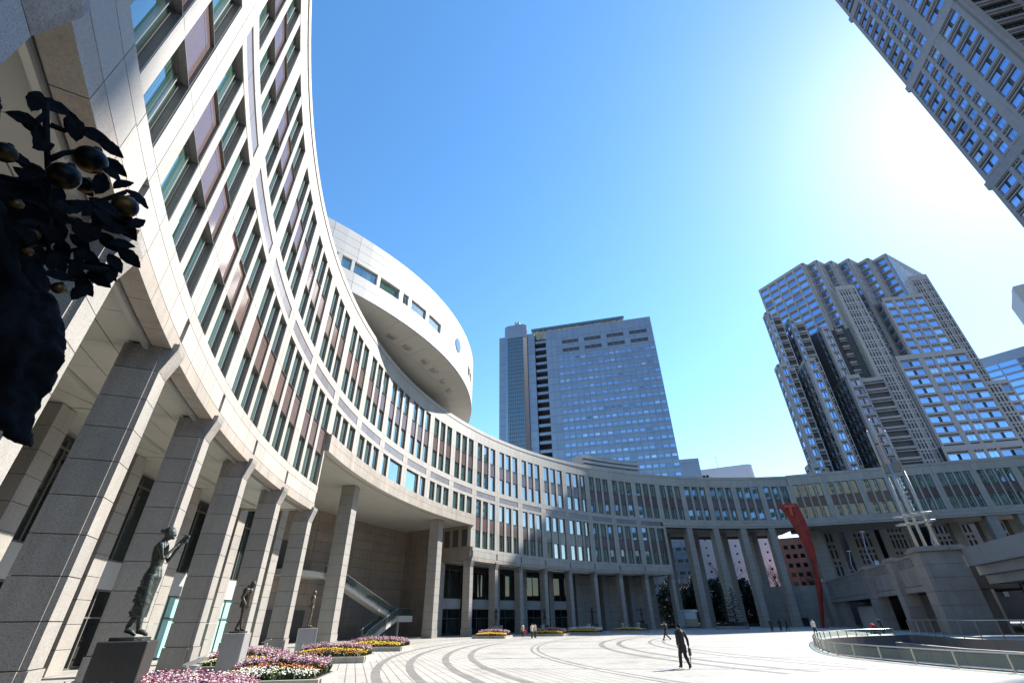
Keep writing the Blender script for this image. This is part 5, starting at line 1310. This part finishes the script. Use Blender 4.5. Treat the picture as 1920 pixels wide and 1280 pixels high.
for x, y, z, r in FRUIT:
    r *= .7
    mb = MB(); mb.ball((0, 0, 0), (r, r, r * .94), 0, 20, 14); mb.tube([(0, 0, r * .85), (0, 0, r * 1.15)], [r * .25, r * .32], 0, 8); mb.build('fruit', M['fruit'], nb, smooth=True, loc=Vector((x, y, z)) - o0, rz=random.uniform(0, 6))

# ------------------------------------------------------------------ flower beds
def petal_mat(name, stops):
    mt, nt, b = new_mat(name); geo = N(nt, 'ShaderNodeNewGeometry'); r = ramp(nt, geo.outputs['Random Per Island'], stops); r.color_ramp.interpolation = 'CONSTANT'; nt.links.new(r.outputs[0], b.inputs['Base Color']); b.inputs['Roughness'].default_value = .6
    b.inputs['Subsurface Weight'].default_value = 0.0
    return mt
M['fl_pink'] = petal_mat('pink_snapdragon', [(0, (.30, .08, .18)), (.2, (.42, .24, .30)), (.38, (.18, .05, .15)), (.50, (.54, .47, .43)), (.78, (.44, .33, .37)), (.90, (.32, .05, .07))])
M['fl_yellow'] = petal_mat('yellow_pansy', [(0, (.75, .50, .01)), (.6, (.72, .38, .01)), (.9, (.7, .6, .1))])
M['fl_orange'] = petal_mat('orange_pansy', [(0, (.45, .14, .02)), (.35, (.10, .02, .03)), (.6, (.55, .28, .04)), (.8, (.28, .06, .03))])
M['fl_white'] = petal_mat('white_pansy', [(0, (.70, .68, .62)), (.7, (.62, .60, .50)), (.9, (.5, .45, .15))])
M['leafg'] = petal_mat('bed_leaves', [(0, (.035, .075, .02)), (.4, (.05, .10, .025)), (.8, (.025, .05, .015))])
M['soil'] = plain('bed_soil', (.05, .035, .025), .95, noise=.3, nscale=6)
M['kerb_tile'] = granite('kerb_tile', (.40, .375, .33), speck=.15, sscale=30, vary=.1, stain=.2)
M['kerb_core'] = plain('kerb_mortar', (.10, .095, .085), .9)
def flower_mesh(W, D, zones, n, seed, kh, big=1.0):
    """zones = list of (depth fraction from, to, slot, tall)"""
    random.seed(seed); mb = MB()
    def blob(c, r, m):
        x, y, z = c; a = random.uniform(0, 6.3); p = []
        for k in range(5):
            t = a + 2 * pi * k / 5; rr = r * random.uniform(.7, 1.15); p.append(mb.P(x + rr * math.cos(t), y + rr * math.sin(t), z + random.uniform(-.3, .35) * r))
        tp = mb.P(x, y, z + r * .55); bt = mb.P(x, y, z - r * .6)
        for k in range(5): w = (k + 1) % 5; mb.face([p[k], p[w], tp], m); mb.face([p[w], p[k], bt], m)
    for i in range(n):
        x = random.uniform(-W / 2 + .12, W / 2 - .12); y = random.uniform(-D / 2 + .12, D / 2 - .12); f = (y + D / 2) / D + .05 * math.sin(x * 2.2)
        for a, b, m, tall in zones:
            if a <= f < b:
                mound = .22 * max(0, 1 - (2 * x / W) ** 2) * max(0, 1 - (2 * y / D) ** 2) + random.uniform(-.03, .05)
                h = (random.uniform(.28, .5) if tall else random.uniform(.10, .17)) * (1 if big < 1.6 else 1.1)
                for k in range(6 if tall else 3):
                    t = random.uniform(0, 6.3); q0 = mb.P(x, y, kh - .02); L_ = random.uniform(.07, .14) * big
                    q1 = mb.P(x + math.cos(t) * L_, y + math.sin(t) * L_, kh + mound + h * random.uniform(.2, .8)); q2 = mb.P(x + math.cos(t + .7) * L_ * .8, y + math.sin(t + .7) * L_ * .8, kh + mound + h * random.uniform(.0, .5)); mb.face([q0, q1, q2], 4)
                if tall:
                    for k in range(3): blob((x + random.uniform(-.02, .02), y + random.uniform(-.02, .02), kh + mound + h * (.62 + .2 * k)), (.055 - .011 * k) * big, m)
                else: blob((x, y, kh + mound + h), random.uniform(.032, .05) * big, m)
                break
    return mb
def bed(label, pos, rz, W, D, zones, n, seed, objs=False, kh=.30, big=1.0):
    t = thing('flower_bed', label, 'flower bed', (pos[0], pos[1], 0), rz, 'flower beds along the colonnade')
    mb = MB(); mb.box(-W / 2 + .02, W / 2 - .02, -D / 2 + .02, D / 2 - .02, 0, kh - .06); mb.build('soil', M['soil'], t)
    tl = .42; jn = MB()
    def tile(x0, x1, y0, y1, z0, z1):
        if objs: q = MB(); q.box(x0, x1, y0, y1, z0, z1); q.build('kerb_tile', M['kerb_tile'], t)
        else: jn.box(x0, x1, y0, y1, z0, z1)
    for sgn in (-1, 1):
        nx = round(W / tl); ny = round(D / tl)
        for i in range(nx):
            a, b = -W / 2 + W * i / nx + .006, -W / 2 + W * (i + 1) / nx - .006
            y0, y1 = sorted((sgn * (D / 2 - .13), sgn * (D / 2 + .05)))
            tile(a, b, y0, y1, 0, kh * .62); tile(a, b, y0 - .01, y1 + .01, kh * .64, kh)
        for i in range(ny):
            a, b = -D / 2 + .14 + (D - .28) * i / ny + .006, -D / 2 + .14 + (D - .28) * (i + 1) / ny - .006
            x0, x1 = sorted((sgn * (W / 2 - .13), sgn * (W / 2 + .05)))
            tile(x0, x1, a, b, 0, kh * .62); tile(x0 - .01, x1 + .01, a, b, kh * .64, kh)
    if jn.f: jn.build('kerb', M['kerb_tile'], t, kind='stuff')
    flower_mesh(W - .3, D - .3, zones, n, seed, kh, big).build('flowers', [M['fl_pink'], M['fl_yellow'], M['fl_orange'], M['fl_white'], M['leafg']], t, kind='stuff')
    return t
Zn = [(-.2, .30, 3, False), (.30, .55, 2, False), (.55, 1.2, 0, True)]
Zy = [(-.2, .28, 2, False), (.28, .58, 1, False), (.58, 1.2, 0, True)]
Zf = [(-.2, .45, 1, False), (.45, 1.2, 0, True)]
Zl = [(-.2, .22, 3, False), (.22, .36, 1, False), (.36, 1.2, 0, True)]
def rzb(s): return th(s) + pi / 2
bed('nearest flower bed with pink spikes behind white and orange pansies', (-9.0, 21.0), rad(8), 3.8, 3.4, Zn, 1150, 1, True)
bed('flower bed with an orange front, yellow stripe and pink spikes beside a pale pedestal', (-11.2, 33.6), rad(4), 4.6, 3.9, Zy, 1200, 2, True)
bed('flower bed with yellow front rows and pink spikes in front of the porch', (-11.6, 45.6), rad(-3), 5.0, 3.8, Zf, 1000, 3, True, big=1.2)
bed('flower bed with pink and white flowers around the bowed man statue', (-13.4, 27.6), rad(6), 4.0, 3.0, Zl, 900, 4, True)
bed('flower bed with pink blooms at the foot of the dark pedestal', (-8.5, 13.6), rad(20), 4.6, 2.4, [(-.2, 1.2, 0, True)], 900, 5, True)
bed('flower bed with yellow edge in front of the fourth statue', (-3.2, 72.6), rad(-18), 4.6, 3.2, Zf, 700, 6, big=1.8)
bed('half shaded flower bed behind the women taking pictures', (5.0, 79.6), rad(-25), 5.2, 3.4, Zf, 600, 7, big=1.9)
bed('shaded flower bed with white and yellow flowers at the robed statue', (10.8, 85.5), rad(-32), 6, 3.4, [(-.2, .4, 1, False), (.4, 1.2, 3, True)], 500, 8, big=2.0)
bed('shaded flower bed near the cross shaped statue', (19.5, 93.0), rad(-40), 6, 3.0, [(-.2, .4, 1, False), (.4, 1.2, 3, False)], 400, 9, big=2.0)
def lectern(label, pos, rz, h=.95):
    t = thing('information_stand', label, 'sign', (pos[0], pos[1], 0), rz, 'information stands by the statues')
    mb = MB(); mb.box(-.16, .16, -.09, .09, 0, h - .05); mb.build('post', M['fascia'], t)
    mb = MB(); a = [mb.P(x, y, z) for x, y, z in ((-.3, -.24, h - .06), (.3, -.24, h - .06), (.3, .24, h + .1), (-.3, .24, h + .1))]; b = [mb.P(x, y, z) for x, y, z in ((-.3, -.24, h - .01), (.3, -.24, h - .01), (.3, .24, h + .15), (-.3, .24, h + .15))]
    mb.face(a[::-1]); mb.face(b)
    for k in range(4): mb.face([a[k], a[(k + 1) % 4], b[(k + 1) % 4], b[k]])
    mb.build('plate', M['frame_light'], t)
lectern('pale information stand beside the woman statue with hair bun', (-8.9, 15.3), rad(-50), 1.05)
lectern('pale information stand beside the bowed man statue', (-15.2, 33.0), rad(-70), 1.05)
lectern('white information stand at the half shaded flower bed', (4.3, 86.0), rad(-20), 1.2)
lectern('white information stand by the robed statue', (12.5, 92.0), rad(-20), 1.2)
lectern('left white information stand by the cross shaped statue', (19.3, 97.0), rad(-20), 1.2)
lectern('right white information stand by the cross shaped statue', (22.0, 96.6), rad(-20), 1.2)

# ------------------------------------------------------------------ sign board, conifer, trees, street lamps
sb = thing('map_board', 'large map board with white panels between the columns', 'sign', (37.6, 117.0, 0), rad(-16))
mb = MB(); mb.box(-2.1, 2.1, 0, .12, .35, 3.6); mb.build('board', plain('board_grey', (.22, .22, .22), .6), sb)
mb = MB(); mb.box(-2.3, 2.3, -.06, 0, 3.15, 3.45); hdr = mb.build('header', plain('board_white', (.62, .62, .62), .5), sb)
for k in range(7):
    mb = MB(); mb.box(-.9 + k * .3, -.72 + k * .3, -.075, -.06, 3.22, 3.38); mb.build('letter', M['core'], hdr)
mb = MB(); mb.box(-.6, 1.8, -.05, 0, 1.75, 3.05); mb.build('map_panel', plain('map_blue', (.42, .47, .45), .5), sb)
mb = MB(); mb.box(-.6, 1.9, -.05, 0, .5, 1.7); mb.build('legend_panel', plain('map_olive', (.26, .26, .16), .5, noise=.3, nscale=14), sb)
for k in range(6):
    mb = MB(); mb.box(-2.0, -.8, -.05, 0, .55 + k * .42, .86 + k * .42); mb.build('name_panel', plain('name_white', (.5, .5, .51), .5), sb)
for x in (-1.9, 1.9):
    mb = MB(); mb.box(x - .06, x + .06, .02, .1, 0, .4); mb.build('leg', M['frame'], sb)
def needle_mat():
    return petal_mat('conifer_needles', [(0, (.012, .022, .012)), (.5, (.018, .032, .016)), (.8, (.008, .014, .009))])
M['needle'] = needle_mat(); M['bark'] = plain('bark', (.055, .04, .032), .9, noise=.3, nscale=4)
pt = thing('tree_planter', 'round dark planter with clipped shrubs under the conifer', 'planter', (41.66, 103.96, 0))
mb = MB(); mb.prism([(3.1 * math.cos(2 * pi * k / 24), 2.2 * math.sin(2 * pi * k / 24)) for k in range(24)], 0, .55); mb.build('kerb', M['terrace'], pt)
random.seed(21); mb = MB()
for k in range(2600):
    a = random.uniform(0, 2 * pi); r = math.sqrt(random.random()); x, y = 3 * r * math.cos(a), 2.1 * r * math.sin(a); z = .5 + random.uniform(.0, .65); s = .10
    mb.face([mb.P(x + random.uniform(-s, s), y + random.uniform(-s, s), z + random.uniform(-s, s)) for _ in range(3)])
mb.build('shrubs', M['needle'], pt, kind='stuff')
def conifer(label, pos, H, seed, lean=0):
    random.seed(seed); t = thing('conifer', label, 'tree', pos)
    mb = MB(); mb.tube([(0, 0, 0), (lean * .4, 0, H * .5), (lean, 0, H)], [.13, .09, .02], 0, 8); mb.build('trunk', M['bark'], t)
    cr_ = MB(); bk = MB()
    for i in range(34):
        z = H * (.10 + .88 * i / 34); L_ = (1 - i / 34) ** .75 * 1.75 * random.uniform(.55, 1.1) + .15; a = i * 2.4 + random.uniform(-.4, .4)
        d = Vector((math.cos(a), math.sin(a), -.12)); b0 = Vector((lean * z / H, 0, z)); bk.tube([b0, b0 + d * L_], [.03, .008], 0, 4)
        for k in range(int(26 * L_ + 8)):
            f = random.uniform(.15, 1.0); p = b0 + d * L_ * f; s = .20 * (1.1 - .5 * f)
            e = Vector((random.uniform(-1, 1), random.uniform(-1, 1), random.uniform(-.8, .5))); e.normalize(); e2 = e.cross(Vector((random.random(), random.random(), random.random()))).normalized()
            cr_.face([cr_.P(*p), cr_.P(*(p + e * s * 1.3 + e2 * .05)), cr_.P(*(p + e * s * 1.3 - e2 * .05))])
    bk.build('branches', M['bark'], t, kind='stuff'); cr_.build('crown', M['needle'], t, kind='stuff'); return t
conifer('taller dark conifer in the planter, left one', (40.9, 103.8, .5), 8.0, 31); conifer('thinner dark conifer in the planter, right one', (42.7, 104.2, .5), 6.8, 32, .5)
def bare_tree(label, pos, H, seed):
    random.seed(seed); t = thing('bare_tree', label, 'tree', pos, 0, 'bare trees behind the tall columns')
    tr = MB(); br = MB(); tw_ = MB()
    def grow(p, d, L_, r, lv):
        n = 3; pts = [p]; q = p; dd = d.copy()
        for k in range(n):
            dd = (dd + Vector((random.uniform(-.16, .16), random.uniform(-.16, .16), random.uniform(-.03, .14)))).normalized(); q = q + dd * L_ / n; pts.append(q)
        tgt = tr if lv == 0 else (br if lv < 3 else tw_); tgt.tube(pts, [r * (1 - .45 * k / n) for k in range(n + 1)], 0, 6 if lv < 2 else 3, cap=False)
        if lv >= 5: return
        for k in range(3 if lv else 5):
            f = pts[random.choice((1, 2, 3))] if k else pts[-1]
            e = (dd + Vector((random.uniform(-.9, .9), random.uniform(-.9, .9), random.uniform(-.1, .7)))).normalized(); grow(f, e, L_ * random.uniform(.58, .8), r * .52, lv + 1)
    grow(Vector((0, 0, 0)), Vector((0, 0, 1)), H * .34, H * .022, 0)
    tr.build('trunk', M['bark'], t); br.build('branches', M['bark'], t, kind='stuff'); tw_.build('twigs', M['bark'], t, kind='stuff'); return t
for i, (x, y, h, lab) in enumerate(((52, 157, 15, 'bare tree at the left, beside the end of the curved building'), (62, 152, 19, 'bare tree between the first and second tall columns'), (69.5, 149, 18, 'bare tree between the second and third tall columns'), (75.5, 146, 17, 'bare tree between the third and fourth tall columns'), (82.0, 143.5, 16.5, 'bare tree right of the fourth tall column'), (88, 140, 14.5, 'bare tree just left of the red brown building'))):
    bare_tree(lab, (x, y, 0), h, 50 + i)
mb = MB(); pb_ = [(36, 128), (58, 131), (76, 124), (92, 128), (96, 172), (40, 178)]
mb.prism(pb_, .01, .5); struct('dark_ground_cover', mb, plain('dark_cover_colour', (.03, .035, .02), .95, noise=.4, nscale=1.5))  # dark slab added to darken the sunlit paving behind the tall columns
# dark evergreen belt under the bare trees
random.seed(77)
for i, (x, y, r, h, lab) in enumerate(((46, 150, 5.5, 10.5, 'dark evergreen bush nearest the curved building end'), (54, 147, 5.0, 11.5, 'dark evergreen bush behind the map board'), (61, 144, 4.6, 10.5, 'dark evergreen bush behind the conifer'), (67, 141, 4.2, 8.0, 'dark evergreen bush behind the third tall column'), (72.5, 138, 3.8, 6.5, 'dark evergreen bush left of the retaining wall'))):
    t = thing('evergreen_bush', lab, 'bush', (x, y, 0), 0, 'evergreen bushes behind the tall columns')
    mb = MB(); mb.tube([(0, 0, 0), (0, 0, h * .6)], [.3, .1], 0, 6); mb.build('trunk', M['bark'], t)
    mb = MB()
    for k in range(6500):
        v = Vector((random.gauss(0, 1), random.gauss(0, 1), random.gauss(0, 1))).normalized() * random.uniform(.55, 1.0) ** .5
        v *= 1 + .22 * math.sin(5 * v.x + i) * math.cos(4 * v.z + 2 * v.y)
        p = Vector((v.x * r, v.y * r, h * .52 + v.z * h * .52)); s = .55
        mb.face([mb.P(p.x + random.uniform(-s, s), p.y + random.uniform(-s, s), max(.05, p.z + random.uniform(-s, s))) for _ in range(3)])
    mb.build('crown', M['needle'], t, kind='stuff')
M['lamp_paint'] = plain('pale_blue_lamp_paint', (.25, .29, .38), .4, .3)
def lamp(label, pos, rz, h):
    t = thing('street_lamp', label, 'street lamp', pos, rz, 'street lamps on the upper street')
    mb = MB(); mb.tube([(0, 0, 0), (-.5, 0, h * .35), (-.85, 0, h * .6), (-.35, 0, h)], [.13, .12, .11, .09], 0, 8); p = mb.build('pole', M['lamp_paint'], t)
    mb = MB(); mb.tube([(-.6, 0, h * .45), (-2.0, 0, h * .45)], [.09, .07], 0, 6); mb.build('arm', M['lamp_paint'], t)
    mb = MB(); mb.box(-.75, .05, -.15, .15, h, h + .16); mb.build('lamp_head', M['frame_light'], t)
    mb = MB(); mb.box(-.2, .45, -.03, .03, h * .12, h * .42); mb.build('banner', plain('banner_white', (.5, .53, .62), .6), t)
lamp('street lamp just right of the red sculpture', (72.8, 108.5, 7.3), rad(-30), 6.5); lamp('tall street lamp in front of the pale tower base', (70.5, 99.0, 7.3), rad(-30), 9.0); lamp('street lamp behind the steel mast', (62, 72.5, 7.3), rad(-40), 6.0)
lamp('street lamp left of the fat column behind the retaining wall', (72.5, 122.5, 7.3), rad(-30), 5.0)
